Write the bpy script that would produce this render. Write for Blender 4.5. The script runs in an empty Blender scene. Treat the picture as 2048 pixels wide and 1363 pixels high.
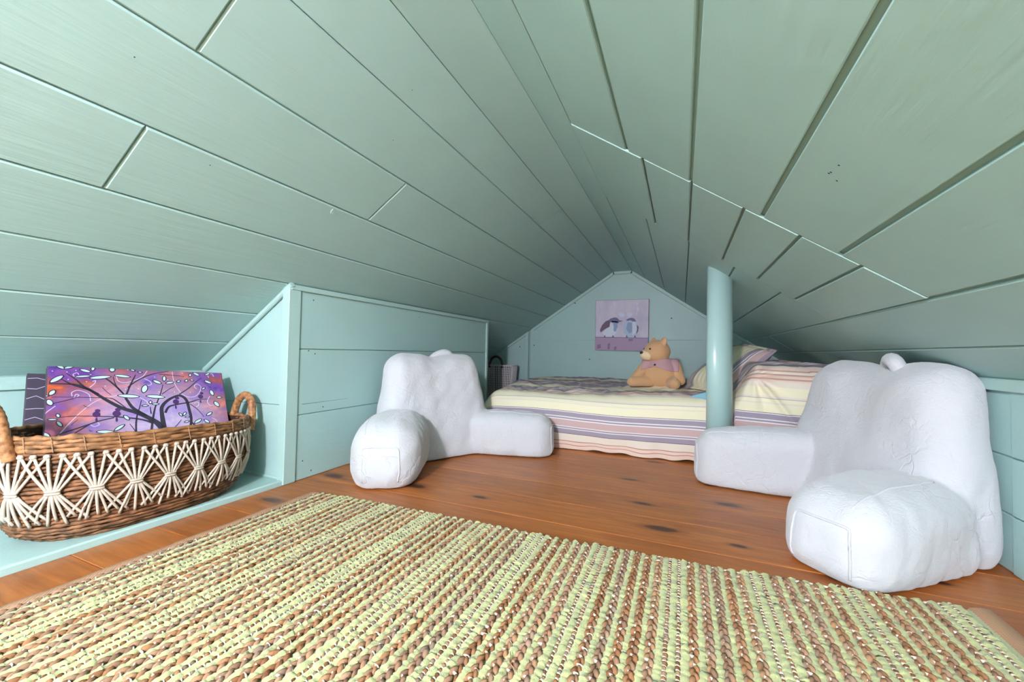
import bpy, math, random
import numpy as np
from mathutils import Matrix, Vector

random.seed(7)
rng = np.random.default_rng(7)
SC = bpy.context.scene
COL = SC.collection

# ------------------------------------------------------------------ camera
F_PX = 803.6
CAM = np.array([0.0, 0.0, 0.52])
RIGHT = np.array([0.92088, 0.38937, 0.019214])
UP = np.array([-0.007104, -0.032518, 0.999446])
FWD = np.array([-0.389779, 0.920507, 0.027179])
cd = bpy.data.cameras.new('camera')
cam = bpy.data.objects.new('camera', cd)
COL.objects.link(cam)
cd.sensor_width = 36.0
cd.lens = 36.0 * F_PX / 2048.0
cd.clip_start = 0.02
cam.matrix_world = Matrix(((RIGHT[0], UP[0], -FWD[0], CAM[0]),
                           (RIGHT[1], UP[1], -FWD[1], CAM[1]),
                           (RIGHT[2], UP[2], -FWD[2], CAM[2]),
                           (0, 0, 0, 1)))
SC.camera = cam
SC.view_settings.view_transform = 'Standard'
SC.view_settings.look = 'None'
SC.view_settings.gamma = 1.0
SC.view_settings.use_curve_mapping = False
SC.view_settings.exposure = 0.29

# ------------------------------------------------------------------ light
w = bpy.data.worlds.new('world')
SC.world = w
w.use_nodes = True
w.node_tree.nodes['Background'].inputs[0].default_value = (0.75, 0.85, 1.0, 1)
w.node_tree.nodes['Background'].inputs[1].default_value = 0.6


def lamp(name, kind, loc, energy, color=(1, 1, 1), **kw):
    ld = bpy.data.lights.new(name, kind)
    ld.energy = energy
    ld.color = color
    for k, v in kw.items():
        setattr(ld, k, v)
    o = bpy.data.objects.new(name, ld)
    o.location = loc
    COL.objects.link(o)
    return o


lamp('loft_lamp', 'POINT', (-0.34, -1.0, 1.10), 190.0, (1.0, 0.885, 0.955), shadow_soft_size=0.06)
fill = lamp('rear_fill', 'AREA', (-0.45, -1.24, 0.66), 4.0, (0.94, 0.88, 0.98),  # soft fill added behind the camera, no known window there
           shape='RECTANGLE', size=1.0, size_y=0.62)
fill.rotation_euler = (math.radians(90), 0, 0)      # faces +Y, into the loft
SC.cycles.diffuse_bounces = 6

# ------------------------------------------------------------------ measured room
XL, XR_, ZR = -0.596, -0.429, 1.2865          # flat ridge strip
TL_, TR_ = math.tan(math.radians(33.51)), math.tan(math.radians(34.535))
XK, XW, XN = -1.383, 0.748, -1.90             # knee wall, right wall, nook wall
YG, YB = 3.81, -1.30                          # gable and back wall
YN, YK = 1.09, 2.77                           # nook end, knee wall far end


def zl(x): return ZR + TL_ * (x - XL)
def zr(x): return ZR - TR_ * (x - XR_)


def ray(px, py):
    return (px - 1024) / F_PX * RIGHT + (681.5 - py) / F_PX * UP + FWD


def hit(px, py, p0, n):
    d = ray(px, py)
    s = np.dot(np.array(p0) - CAM, n) / np.dot(d, n)
    return CAM + s * d


# ------------------------------------------------------------------ materials
MATS = {}


class NT:
    def __init__(self, name, rough=0.5, color=(0.8, 0.8, 0.8), spec=0.5, **kw):
        self.m = bpy.data.materials.new(name)
        self.m.use_nodes = True
        self.t = self.m.node_tree
        self.b = self.t.nodes['Principled BSDF']
        self.b.inputs['Base Color'].default_value = (*color, 1)
        self.b.inputs['Roughness'].default_value = rough
        self.b.inputs['Specular IOR Level'].default_value = spec
        for k, v in kw.items():
            self.b.inputs[k].default_value = v
        MATS[name] = self.m

    def n(self, t, **kw):
        nd = self.t.nodes.new(t)
        for k, v in kw.items():
            if isinstance(k, str) and k.startswith('i_'):
                nd.inputs[k[2:].replace('_', ' ')].default_value = v
            else:
                setattr(nd, k, v)
        return nd

    def l(self, a, b): self.t.links.new(a, b)

    def coords(self, scale=(1, 1, 1), rnd=0.0, kind='Object'):
        tc = self.n('ShaderNodeTexCoord')
        mp = self.n('ShaderNodeMapping')
        mp.inputs['Scale'].default_value = scale
        src = tc.outputs[kind]
        if rnd:
            oi = self.n('ShaderNodeObjectInfo')
            mu = self.n('ShaderNodeMath', operation='MULTIPLY')
            mu.inputs[1].default_value = rnd
            self.l(oi.outputs['Random'], mu.inputs[0])
            va = self.n('ShaderNodeVectorMath', operation='ADD')
            self.l(src, va.inputs[0]); self.l(mu.outputs[0], va.inputs[1])
            src = va.outputs[0]
        self.l(src, mp.inputs['Vector'])
        return mp.outputs['Vector']

    def noise(self, vec, scale, detail=3, rough=0.5, dist=0.0):
        nd = self.n('ShaderNodeTexNoise')
        nd.inputs['Scale'].default_value = scale
        nd.inputs['Detail'].default_value = detail
        nd.inputs['Roughness'].default_value = rough
        nd.inputs['Distortion'].default_value = dist
        self.l(vec, nd.inputs['Vector'])
        return nd.outputs['Fac']

    def ramp(self, fac, stops, interp='LINEAR'):
        r = self.n('ShaderNodeValToRGB')
        r.color_ramp.interpolation = interp
        e = r.color_ramp.elements
        while len(e) > 1: e.remove(e[-1])
        e[0].position = stops[0][0]; e[0].color = (*stops[0][1], 1)
        for p, c in stops[1:]:
            x = e.new(p); x.color = (*c, 1)
        self.l(fac, r.inputs[0])
        return r.outputs[0]

    def mix(self, fac, a, b, mode='MIX'):
        nd = self.n('ShaderNodeMix', data_type='RGBA', blend_type=mode)
        if isinstance(fac, (int, float)): nd.inputs[0].default_value = fac
        else: self.l(fac, nd.inputs[0])
        for i, v in ((6, a), (7, b)):
            if isinstance(v, tuple): nd.inputs[i].default_value = (*v, 1)
            else: self.l(v, nd.inputs[i])
        return nd.outputs[2]

    def base(self, c): self.l(c, self.b.inputs['Base Color'])

    def bump(self, h, strength=0.3, dist=0.002):
        nd = self.n('ShaderNodeBump')
        nd.inputs['Strength'].default_value = strength
        nd.inputs['Distance'].default_value = dist
        self.l(h, nd.inputs['Height'])
        self.l(nd.outputs[0], self.b.inputs['Normal'])
        return nd


def g(c): return tuple(((v / 255 + 0.055) / 1.055) ** 2.4 if v > 10 else v / 255 / 12.92 for v in c)


def mat_paint(name, axis_scale, color):
    m = NT(name, rough=0.42, color=color, spec=0.4)
    v = m.coords(axis_scale, rnd=3.0)
    a = m.noise(v, 55, 4, 0.6)
    v2 = m.coords((1, 1, 1), rnd=3.0)
    b = m.noise(v2, 9, 2)
    c = m.mix(b, tuple(x * 0.97 for x in color), tuple(min(1, x * 1.03) for x in color))
    m.base(c)
    ad = m.n('ShaderNodeMath', operation='ADD')
    m.l(a, ad.inputs[0]); m.l(b, ad.inputs[1])
    m.bump(ad.outputs[0], 0.35, 0.003)


GREEN = (0.365, 0.54, 0.53)
mat_paint('paint_ceiling', (1, 0.06, 1), GREEN)
mat_paint('paint_wall', (1, 0.25, 1), GREEN)
mat_paint('paint_gable', (0.06, 1, 1.6), GREEN)
mat_paint('paint_trim', (1, 1, 1), (0.38, 0.55, 0.53))
NT('gap_dark', rough=0.6, color=(0.26, 0.40, 0.37))
NT('hole_dark', rough=0.9, color=(0.02, 0.025, 0.025))

m = NT('pine_floor', rough=0.38, spec=0.45)
v = m.coords((0.55, 6.0, 1), rnd=40.0)
grain = m.noise(v, 9, 5, 0.6, 0.6)
v2 = m.coords((0.25, 1.6, 1), rnd=17.0)
broad = m.noise(v2, 5, 2)
vk = m.coords((0.75, 1.9, 1), rnd=23.0)
vo = m.n('ShaderNodeTexVoronoi', feature='F1', voronoi_dimensions='2D')
vo.inputs['Scale'].default_value = 3.1
m.l(vk, vo.inputs['Vector'])
sx_ = m.n('ShaderNodeSeparateColor'); m.l(vo.outputs['Color'], sx_.inputs[0])
ka = m.n('ShaderNodeMath', operation='MULTIPLY_ADD'); ka.inputs[1].default_value = 1.25; ka.inputs[2].default_value = 0.12
m.l(sx_.outputs[0], ka.inputs[0])
kd = m.n('ShaderNodeMath', operation='DIVIDE'); m.l(vo.outputs['Distance'], kd.inputs[0]); m.l(ka.outputs[0], kd.inputs[1])
kn = m.n('ShaderNodeMath', operation='MULTIPLY_ADD'); kn.inputs[1].default_value = 0.12; m.l(m.noise(vk, 14, 3), kn.inputs[0]); m.l(kd.outputs[0], kn.inputs[2])
ks = m.n('ShaderNodeMath', operation='SUBTRACT'); ks.inputs[1].default_value = 0.06; m.l(kn.outputs[0], ks.inputs[0])
knot = m.ramp(ks.outputs[0], [(0.0, (0, 0, 0)), (0.06, (0.10, 0.10, 0.10)), (0.10, (0.7, 0.7, 0.7)), (0.19, (1, 1, 1))])
c = m.ramp(grain, [(0.25, g((150, 86, 38))), (0.55, g((194, 118, 56))), (0.8, g((220, 146, 76)))])
c = m.mix(broad, c, m.mix(0.5, c, g((150, 78, 34))))
oi = m.n('ShaderNodeObjectInfo')
c = m.mix(oi.outputs['Random'], m.mix(1.0, c, (0.72, 0.68, 0.66), 'MULTIPLY'), c)
c = m.mix(knot, g((66, 34, 24)), c)
m.base(c)
m.bump(grain, 0.12, 0.001)

m = NT('plush_white', rough=0.95, spec=0.1, color=(0.56, 0.57, 0.615))
m.b.inputs['Sheen Weight'].default_value = 0.35
m.b.inputs['Sheen Roughness'].default_value = 0.5
v = m.coords()
fine = m.noise(v, 230, 3, 0.7)
mid = m.noise(v, 28, 4, 0.6, 0.8)
nw = m.n('ShaderNodeTexNoise'); nw.inputs['Scale'].default_value = 14
m.l(v, nw.inputs['Vector'])
vm = m.n('ShaderNodeMix', data_type='VECTOR'); vm.inputs[0].default_value = 0.12
m.l(v, vm.inputs[4]); m.l(nw.outputs['Color'], vm.inputs[5])
vo = m.n('ShaderNodeTexVoronoi', feature='DISTANCE_TO_EDGE'); vo.inputs['Scale'].default_value = 17
m.l(vm.outputs[1], vo.inputs['Vector'])
cre = m.ramp(vo.outputs['Distance'], [(0.0, (0, 0, 0)), (0.07, (1, 1, 1))])
msk = m.ramp(m.noise(v, 6, 2), [(0.48, (0, 0, 0)), (0.62, (1, 1, 1))])
cre2 = m.mix(msk, (1.0, 1.0, 1.0), cre)
s1 = m.n('ShaderNodeMath', operation='MULTIPLY_ADD'); s1.inputs[1].default_value = 0.35
m.l(fine, s1.inputs[0]); m.l(mid, s1.inputs[2])
s2 = m.n('ShaderNodeMath', operation='MULTIPLY_ADD'); s2.inputs[1].default_value = 0.45
m.l(cre2, s2.inputs[0]); m.l(s1.outputs[0], s2.inputs[2])
m.bump(s2.outputs[0], 0.65, 0.005)


def mat_attr(name, rough=0.9, bump_scale=300, bump=0.25, spec=0.2, sheen=0.0):
    mm = NT(name, rough=rough, spec=spec)
    at = mm.n('ShaderNodeAttribute', attribute_name='col')
    mm.base(at.outputs['Color'])
    mm.b.inputs['Sheen Weight'].default_value = sheen
    mm.bump(mm.noise(mm.coords(), bump_scale, 3, 0.6), bump, 0.002)


mat_attr('striped_cotton', 0.9, 420, 0.15)
mat_attr('jute', 0.85, 500, 0.3, 0.12)
mat_attr('chenille', 1.0, 600, 0.6, 0.05, 0.3)
mat_attr('seagrass', 0.6, 260, 0.5, 0.4)

m = NT('jute_tape', rough=0.9)
v = m.coords((1, 1, 1))
wv = m.n('ShaderNodeTexWave', wave_type='BANDS', bands_direction='DIAGONAL'); wv.inputs['Scale'].default_value = 90
m.l(v, wv.inputs['Vector'])
m.base(m.ramp(wv.outputs['Fac'], [(0, g((158, 116, 86))), (1, g((190, 152, 122)))]))
m.bump(wv.outputs['Fac'], 0.5, 0.002)

m = NT('cotton_cord', rough=0.9, color=g((196, 184, 170)), spec=0.15)
wv = m.n('ShaderNodeTexWave', wave_type='BANDS', bands_direction='DIAGONAL'); wv.inputs['Scale'].default_value = 160
m.l(m.coords(), wv.inputs['Vector']); m.bump(wv.outputs['Fac'], 0.35, 0.001)
m = NT('wrapped_handle', rough=0.55, color=g((150, 96, 55)))
v = m.coords()
m.base(m.ramp(m.noise(v, 90, 3), [(0.3, g((110, 66, 36))), (0.7, g((190, 135, 88)))]))
NT('dark_rattan', rough=0.5, color=g((58, 38, 32)))
NT('white_wicker', rough=0.7, color=g((205, 200, 205)))
NT('dark_wicker', rough=0.8, color=g((52, 46, 54)))
NT('bear_muzzle', rough=0.95, color=g((232, 206, 172)), spec=0.1)
NT('bear_plush', rough=0.95, color=g((204, 160, 120)), spec=0.1)
MATS['bear_plush'].node_tree.nodes['Principled BSDF'].inputs['Sheen Weight'].default_value = 0.3
NT('bear_vest', rough=0.95, color=g((186, 148, 156)), spec=0.1)
NT('bead_black', rough=0.3, color=(0.02, 0.015, 0.012))
NT('blue_card', rough=0.5, color=g((120, 170, 190)))
NT('black_card', rough=0.5, color=(0.03, 0.03, 0.035))
NT('tree_ink', rough=0.5, color=g((44, 40, 56)))
NT('leaf_paint', rough=0.5, color=g((178, 202, 208)))
NT('swirl_paint', rough=0.5, color=g((186, 176, 204)))
NT('bird_ink', rough=0.5, color=g((70, 36, 92)))
NT('canvas_edge', rough=0.7, color=g((64, 56, 70)))
NT('canvas_dark', rough=0.7, color=g((58, 48, 66)))
NT('bird_body', rough=0.5, color=g((172, 190, 216)))
NT('bird_light', rough=0.5, color=g((208, 214, 232)))
NT('bird_blue', rough=0.5, color=g((132, 152, 196)))
NT('bird_dark', rough=0.5, color=g((96, 94, 140)))
NT('bird_wing', rough=0.5, color=g((96, 66, 96)))
NT('mauve_band', rough=0.5, color=g((166, 138, 172)))
NT('mauve_dark', rough=0.5, color=g((128, 98, 138)))
NT('pale_dab', rough=0.5, color=g((206, 206, 232)))
m = NT('lavender_ground', rough=0.5)
v = m.coords((1, 1, 0.6))
m.base(m.ramp(m.noise(v, 9, 4), [(0.3, g((186, 176, 206))), (0.55, g((204, 196, 216))), (0.75, g((212, 200, 212)))]))
m = NT('sunset_ground', rough=0.45)
v = m.coords((1, 1.0, 1.5))
a = m.noise(v, 9, 5, 0.65, 0.5)
b = m.noise(m.coords((1.2, 1.3, 2.2)), 7, 4, 0.6)
vg = m.n('ShaderNodeTexGradient', gradient_type='SPHERICAL')
mp = m.n('ShaderNodeMapping')
mp.inputs['Location'].default_value = (0.0, -0.30, -0.62)   # glow behind the trunk, in canvas units
mp.inputs['Scale'].default_value = (0.0, 4.2, 4.6)
tc = m.n('ShaderNodeTexCoord'); m.l(tc.outputs['Object'], mp.inputs['Vector'])
m.l(mp.outputs['Vector'], vg.inputs['Vector'])
ground = m.ramp(a, [(0.30, g((66, 34, 128))), (0.41, g((112, 66, 140))), (0.48, g((128, 66, 82))), (0.56, g((156, 74, 56))), (0.66, g((206, 96, 44)))])
ground = m.mix(m.ramp(b, [(0.48, (0, 0, 0)), (0.68, (0.5, 0.5, 0.5))]), ground, g((112, 92, 166)))
fac = m.ramp(vg.outputs['Fac'], [(0.0, (0, 0, 0)), (0.75, (0.85, 0.85, 0.85))])
m.base(m.mix(fac, ground, m.ramp(a, [(0.3, g((140, 118, 190))), (0.6, g((186, 174, 208)))])))

# ------------------------------------------------------------------ mesh helpers


def mk(name, verts, faces, mat, parent=None, smooth=False, cols=None, loc=None):
    me = bpy.data.meshes.new(name)
    V = np.asarray(verts, dtype=np.float32).reshape(-1, 3)
    if isinstance(faces, np.ndarray):
        Fc = faces.astype(np.int32)
        k = Fc.shape[1]
        me.vertices.add(len(V)); me.vertices.foreach_set('co', V.ravel())
        me.loops.add(Fc.size); me.loops.foreach_set('vertex_index', Fc.ravel())
        me.polygons.add(len(Fc))
        me.polygons.foreach_set('loop_start', np.arange(0, Fc.size, k, dtype=np.int32))
        me.update(calc_edges=True)
        me.validate()
    else:
        me.from_pydata(V.tolist(), [], [tuple(int(i) for i in f) for f in faces])
        me.update()
    if cols is not None:
        at = me.color_attributes.new('col', 'FLOAT_COLOR', 'POINT')
        C4 = np.ones((len(V), 4), dtype=np.float32); C4[:, :3] = cols
        at.data.foreach_set('color', C4.ravel())
    if smooth:
        me.polygons.foreach_set('use_smooth', np.ones(len(me.polygons), dtype=bool))
    for mm in (mat if isinstance(mat, (list, tuple)) else [mat]):
        me.materials.append(MATS[mm])
    o = bpy.data.objects.new(name, me)
    COL.objects.link(o)
    if loc is not None: o.location = loc
    if parent is not None: o.parent = parent
    return o


def empty(name, loc, label, cat, group=None):
    o = bpy.data.objects.new(name, None)
    o.empty_display_size = 0.05
    o.location = loc
    COL.objects.link(o)
    tag(o, label, cat, group)
    return o


def tag(o, label, cat, group=None):
    o['label'] = label; o['category'] = cat
    if group: o['group'] = group


def adopt(child, parent):
    """parent a world-space mesh under an unrotated Empty, keeping its place"""
    child.parent = parent
    child.location = child.location - parent.location
    return child


def struct(o, label=None):
    o['kind'] = 'structure'
    if label: o['label'] = label
    return o


def plank_geo(P0, du, dv, dn, lu, lv, th, ch):
    """board: face size lu x lv spanned by du,dv; dn points into the room; chamfer ch"""
    P0, du, dv, dn = map(np.array, (P0, du, dv, dn))
    def q(u, v, n): return P0 + du * u + dv * v + dn * n
    V = []
    for n, i in ((-th, 0), (-ch, 0), (0, ch)):
        V += [q(i, i, n), q(lu - i, i, n), q(lu - i, lv - i, n), q(i, lv - i, n)]
    F = [(3, 2, 1, 0), (8, 9, 10, 11)]
    for b in (0, 4):
        for k in range(4):
            F.append((b + k, b + (k + 1) % 4, b + 4 + (k + 1) % 4, b + 4 + k))
    if np.dot(np.cross(du, dv), dn) < 0:
        F = [f[::-1] for f in F]
    return np.array(V), F


def plank(name, parent, P0, du, dv, dn, lu, lv, th=0.014, ch=0.002, mat='paint_ceiling', jit=0.0):
    n = np.array(dn) * (random.uniform(-jit, jit))
    V, F = plank_geo(np.array(P0) + n, du, dv, dn, lu, lv, th, ch)
    c = np.array(P0, dtype=float)
    return mk(name, V - c, F, mat, parent, loc=c)


def box(name, lo, hi, mat, parent=None, ch=0.002):
    lo, hi = np.array(lo, float), np.array(hi, float)
    s = hi - lo
    V, F = [], []
    ch = min(ch, s.min() * 0.45)
    # chamfered box: 24 verts
    idx = {}
    for ax in range(3):
        for sg in (0, 1):
            a, b = [k for k in range(3) if k != ax]
            loop = []
            for (sa, sb) in ((0, 0), (1, 0), (1, 1), (0, 1)):
                p = np.zeros(3)
                p[ax] = hi[ax] if sg else lo[ax]
                p[a] = hi[a] - ch if sa else lo[a] + ch
                p[b] = hi[b] - ch if sb else lo[b] + ch
                cor = [0, 0, 0]; cor[ax] = sg; cor[a] = sa; cor[b] = sb
                idx[(ax, tuple(cor))] = len(V)
                loop.append(len(V)); V.append(p)
            F.append(loop)
    for ax in range(3):      # edges
        a, b = [k for k in range(3) if k != ax]
        for sa in (0, 1):
            for sb in (0, 1):
                c0 = [0, 0, 0]; c1 = [0, 0, 0]
                c0[a] = c1[a] = sa; c0[b] = c1[b] = sb; c1[ax] = 1
                F.append([idx[(a, tuple(c0))], idx[(a, tuple(c1))], idx[(b, tuple(c1))], idx[(b, tuple(c0))]])
    for cor in [(i, j, k) for i in (0, 1) for j in (0, 1) for k in (0, 1)]:
        F.append([idx[(0, cor)], idx[(1, cor)], idx[(2, cor)]])
    cen = (lo + hi) / 2
    V = np.array(V)
    out = []
    for f in F:
        p = V[f]
        nn = np.cross(p[1] - p[0], p[2] - p[0])
        out.append(tuple(f) if np.dot(nn, p.mean(0) - cen) > 0 else tuple(f[::-1]))
    base = np.array([cen[0], cen[1], lo[2]])
    return mk(name, V - base, out, mat, parent, loc=base)


def frames(P, closed=False, up=(0, 0, 1)):
    P = np.asarray(P, float)
    if closed:
        T = np.roll(P, -1, 0) - np.roll(P, 1, 0)
    else:
        T = np.gradient(P, axis=0)
    T /= np.linalg.norm(T, axis=1)[:, None] + 1e-12
    up = np.broadcast_to(np.asarray(up, float), P.shape)
    S = np.cross(T, up)
    bad = np.linalg.norm(S, axis=1) < 1e-3
    S[bad] = np.cross(T[bad], (1.0, 0.01, 0))
    S /= np.linalg.norm(S, axis=1)[:, None]
    N = np.cross(S, T)
    return T, S, N


def tube_geo(P, r, k=8, closed=False, up=(0, 0, 1), cap=True, twist=None):
    P = np.asarray(P, float)
    n = len(P)
    T, S, N = frames(P, closed, up)
    a = np.linspace(0, 2 * np.pi, k, endpoint=False)
    r = np.broadcast_to(np.asarray(r, float), (n,))
    R = r[:, None] * np.ones((1, k))
    if twist is not None:
        lobes, ph, amp = twist
        R = R * (1 + amp * np.cos(lobes * a[None, :] - ph[:, None]))
    V = P[:, None, :] + R[:, :, None] * (np.cos(a)[None, :, None] * S[:, None, :] + np.sin(a)[None, :, None] * N[:, None, :])
    V = V.reshape(-1, 3)
    i = np.arange(n if closed else n - 1)
    j = np.arange(k)
    I, J = np.meshgrid(i, j, indexing='ij')
    I2 = (I + 1) % n
    J2 = (J + 1) % k
    F = np.stack([I * k + J, I * k + J2, I2 * k + J2, I2 * k + J], -1).reshape(-1, 4)[:, ::-1]
    if cap and not closed:
        V = np.vstack([V, P[:1], P[-1:]])
        c0, c1 = n * k, n * k + 1
        Fc = []
        for q in range(k):
            Fc.append((c0, q, (q + 1) % k, (q + 1) % k))
            Fc.append((c1, (n - 1) * k + (q + 1) % k, (n - 1) * k + q, (n - 1) * k + q))
        return V, [tuple(f) for f in F] + [f[:3] for f in Fc]
    return V, F


def join(parts):
    V, F, o = [], [], 0
    for v, f in parts:
        V.append(np.asarray(v))
        F += [tuple(int(i) + o for i in q) for q in f]
        o += len(v)
    return np.vstack(V), F


def joinq(parts):
    V, F, o = [], [], 0
    for v, f in parts:
        V.append(v); F.append(np.asarray(f) + o); o += len(v)
    return np.vstack(V), np.vstack(F)


def smooth_path(P, n=40, closed=False):
    P = np.asarray(P, float)
    m_ = len(P)
    t = np.linspace(0, m_ if closed else m_ - 1, n, endpoint=not closed)
    i = np.floor(t).astype(int)
    if not closed: i = np.minimum(i, m_ - 2)
    f = (t - i)[:, None]
    def g_(k): return P[k % m_] if closed else P[np.clip(k, 0, m_ - 1)]
    p0, p1, p2, p3 = g_(i - 1), g_(i), g_(i + 1), g_(i + 2)
    return 0.5 * (2 * p1 + (p2 - p0) * f + (2 * p0 - 5 * p1 + 4 * p2 - p3) * f ** 2 + (3 * p1 - p0 - 3 * p2 + p3) * f ** 3)


def ellipsoid_geo(c, r, seg=12, ring=8, M=None):
    th = np.linspace(0, np.pi, ring + 1)
    ph = np.linspace(0, 2 * np.pi, seg, endpoint=False)
    V = np.stack([np.outer(np.sin(th), np.cos(ph)), np.outer(np.sin(th), np.sin(ph)), np.outer(np.cos(th), np.ones(seg))], -1).reshape(-1, 3)
    V = V * np.array(r)
    if M is not None: V = V @ np.asarray(M).T
    V = V + np.array(c)
    F = []
    for i in range(ring):
        for j in range(seg):
            F.append((i * seg + j, (i + 1) * seg + j, (i + 1) * seg + (j + 1) % seg, i * seg + (j + 1) % seg))
    return V, F


def surface_nets(fn, lo, hi, h):
    lo, hi = np.array(lo, float), np.array(hi, float)
    n = np.ceil((hi - lo) / h).astype(int) + 1
    ax = [lo[i] + h * np.arange(n[i]) for i in range(3)]
    X, Y, Z = np.meshgrid(*ax, indexing='ij')
    D = fn(X, Y, Z)
    ins = D < 0
    nc = n - 1
    corners = [(i, j, k) for i in (0, 1) for j in (0, 1) for k in (0, 1)]
    def sub(A, c): return A[c[0]:c[0] + nc[0], c[1]:c[1] + nc[1], c[2]:c[2] + nc[2]]
    acc = np.zeros(tuple(nc) + (3,)); cnt = np.zeros(tuple(nc))
    for a in range(8):
        for b in range(a + 1, 8):
            ca, cb = corners[a], corners[b]
            if sum(abs(ca[q] - cb[q]) for q in range(3)) != 1: continue
            da, db = sub(D, ca), sub(D, cb)
            cr = (da < 0) != (db < 0)
            t = np.where(cr, da / np.where(cr, da - db, 1), 0)
            for q in range(3):
                acc[..., q] += np.where(cr, ca[q] + t * (cb[q] - ca[q]), 0)
            cnt += cr
    act = cnt > 0
    idx = -np.ones(tuple(nc), int); idx[act] = np.arange(act.sum())
    g0 = np.argwhere(act)
    V = lo + h * (g0 + acc[act] / cnt[act][:, None])
    F = []
    for q in range(3):
        a, b = (q + 1) % 3, (q + 2) % 3
        s0 = [slice(None)] * 3; s1 = [slice(None)] * 3
        s0[q] = slice(0, n[q] - 1); s1[q] = slice(1, n[q])
        A, B = ins[tuple(s0)], ins[tuple(s1)]
        e = np.argwhere(A != B)
        e = e[(e[:, a] > 0) & (e[:, b] > 0) & (e[:, a] < n[a] - 1) & (e[:, b] < n[b] - 1)]
        flip = A[tuple(e.T)]
        def cell(da, db):
            c = e.copy(); c[:, a] -= da; c[:, b] -= db
            return idx[tuple(c.T)]
        Q = np.stack([cell(1, 1), cell(0, 1), cell(0, 0), cell(1, 0)], -1)
        Q[~flip] = Q[~flip][:, ::-1]
        F.append(Q)
    return V, np.vstack(F)


def smin(a, b, k):
    h_ = np.clip(0.5 + 0.5 * (b - a) / k, 0, 1)
    return b * (1 - h_) + a * h_ - k * h_ * (1 - h_)


def rbox(qx, qy, qz, r):
    a, b, c = qx + r, qy + r, qz + r
    return np.sqrt(np.maximum(a, 0) ** 2 + np.maximum(b, 0) ** 2 + np.maximum(c, 0) ** 2) + np.minimum(np.maximum(a, np.maximum(b, c)), 0) - r


def sstep(a, b, x):
    t = np.clip((x - a) / (b - a), 0, 1)
    return t * t * (3 - 2 * t)


def wob(x, y, z, s, seed):
    r_ = np.random.default_rng(seed)
    out = 0
    for _ in range(5):
        k = r_.normal(size=3) * s
        out = out + np.sin(k[0] * x + k[1] * y + k[2] * z + r_.uniform(0, 6.28))
    return out / 5


# ------------------------------------------------------------------ FLOOR
floor = struct(box('floor', (XK - 0.03, YB - 0.04, -0.06), (XW + 0.04, YG + 0.04, -0.012), 'gap_dark', ch=0.0005))
PW = 0.174
k0 = math.floor((YB - 1.375) / PW)
y = 1.375 + k0 * PW
while y < YG:
    y0, y1 = max(y, YB), min(y + PW, YG)
    if y1 - y0 > 0.02:
        o = plank('plank', None, (XK - 0.012, y0 + 0.0009, 0.0), (1, 0, 0), (0, 1, 0), (0, 0, 1), XW - XK + 0.024, y1 - y0 - 0.0018, 0.012, 0.0012, 'pine_floor')
        adopt(o, floor)
    y += PW
nook_floor = struct(box('floor_nook', (XN, YB, -0.06), (XK - 0.012, YN, 0.014), 'paint_trim', ch=0.001))
nook_floor2 = struct(box('floor_far_nook', (XN, YK, -0.06), (XK - 0.02, YG, -0.004), 'pine_floor', ch=0.001))

# ------------------------------------------------------------------ CEILING
cn, sn = math.cos(math.radians(33.51)), math.sin(math.radians(33.51))
cr_, sr_ = math.cos(math.radians(34.535)), math.sin(math.radians(34.535))
BK = 0.0075   # depth of backing behind the board faces


def quad_slab(pts, n, th):
    P = np.array(pts, float); n = np.array(n, float)
    V = np.vstack([P, P - n * th])
    k = len(P)
    F = [tuple(range(k)), tuple(range(2 * k - 1, k - 1, -1))] + [(i, i + k, (i + 1) % k + k, (i + 1) % k) for i in range(k)]
    if np.dot(np.cross(P[1] - P[0], P[2] - P[0]), n) < 0: F = [f[::-1] for f in F]
    return V, F


nL = np.array((sn, 0, -cn)); nR = np.array((-sr_, 0, -cr_)); nT = np.array((0, 0, -1.0))
YB2, YG2 = YB - 0.05, YG + 0.05
xl0, xr1 = XN - 0.03, XW + 0.06
slabs = [quad_slab([np.array(p) - nL * BK for p in ((xl0, YB2, zl(xl0)), (XL, YB2, ZR), (XL, YG2, ZR), (xl0, YG2, zl(xl0)))], nL, 0.03),
         quad_slab([np.array(p) - nT * BK for p in ((XL - .01, YB2, ZR), (XR_ + .01, YB2, ZR), (XR_ + .01, YG2, ZR), (XL - .01, YG2, ZR))], nT, 0.03),
         quad_slab([np.array(p) - nR * BK for p in ((XR_, YB2, ZR), (xr1, YB2, zr(xr1)), (xr1, YG2, zr(xr1)), (XR_, YG2, ZR))], nR, 0.03)]
V, F = join(slabs)
ceiling = struct(mk('ceiling', V, F, 'gap_dark'))

LJ = [-0.596, -0.717, -0.884, -1.053, -1.2205, -1.386, -1.558, -1.7285, -1.915]
Lseam = {1: [0.468], 2: [1.123], 3: [0.47], 0: [2.05], 4: [-0.4], 5: [-0.2]}
for i in range(len(LJ) - 1):
    a, b = LJ[i], LJ[i + 1]
    ys = [YB] + sorted(Lseam.get(i, [])) + [YG]
    gap = 0.0036 if i else 0.001
    for y0, y1 in zip(ys[:-1], ys[1:]):
        lu = (a - b) / cn - gap
        P0 = np.array((a, y0 + 0.001, zl(a))) + np.array((-cn, 0, -sn)) * gap / 2
        plank('ceiling_plank', ceiling, P0, (-cn, 0, -sn), (0, 1, 0), nL, lu, y1 - y0 - 0.003, 0.007, 0.0035 if i else 0.0012, jit=0.0008)


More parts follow.
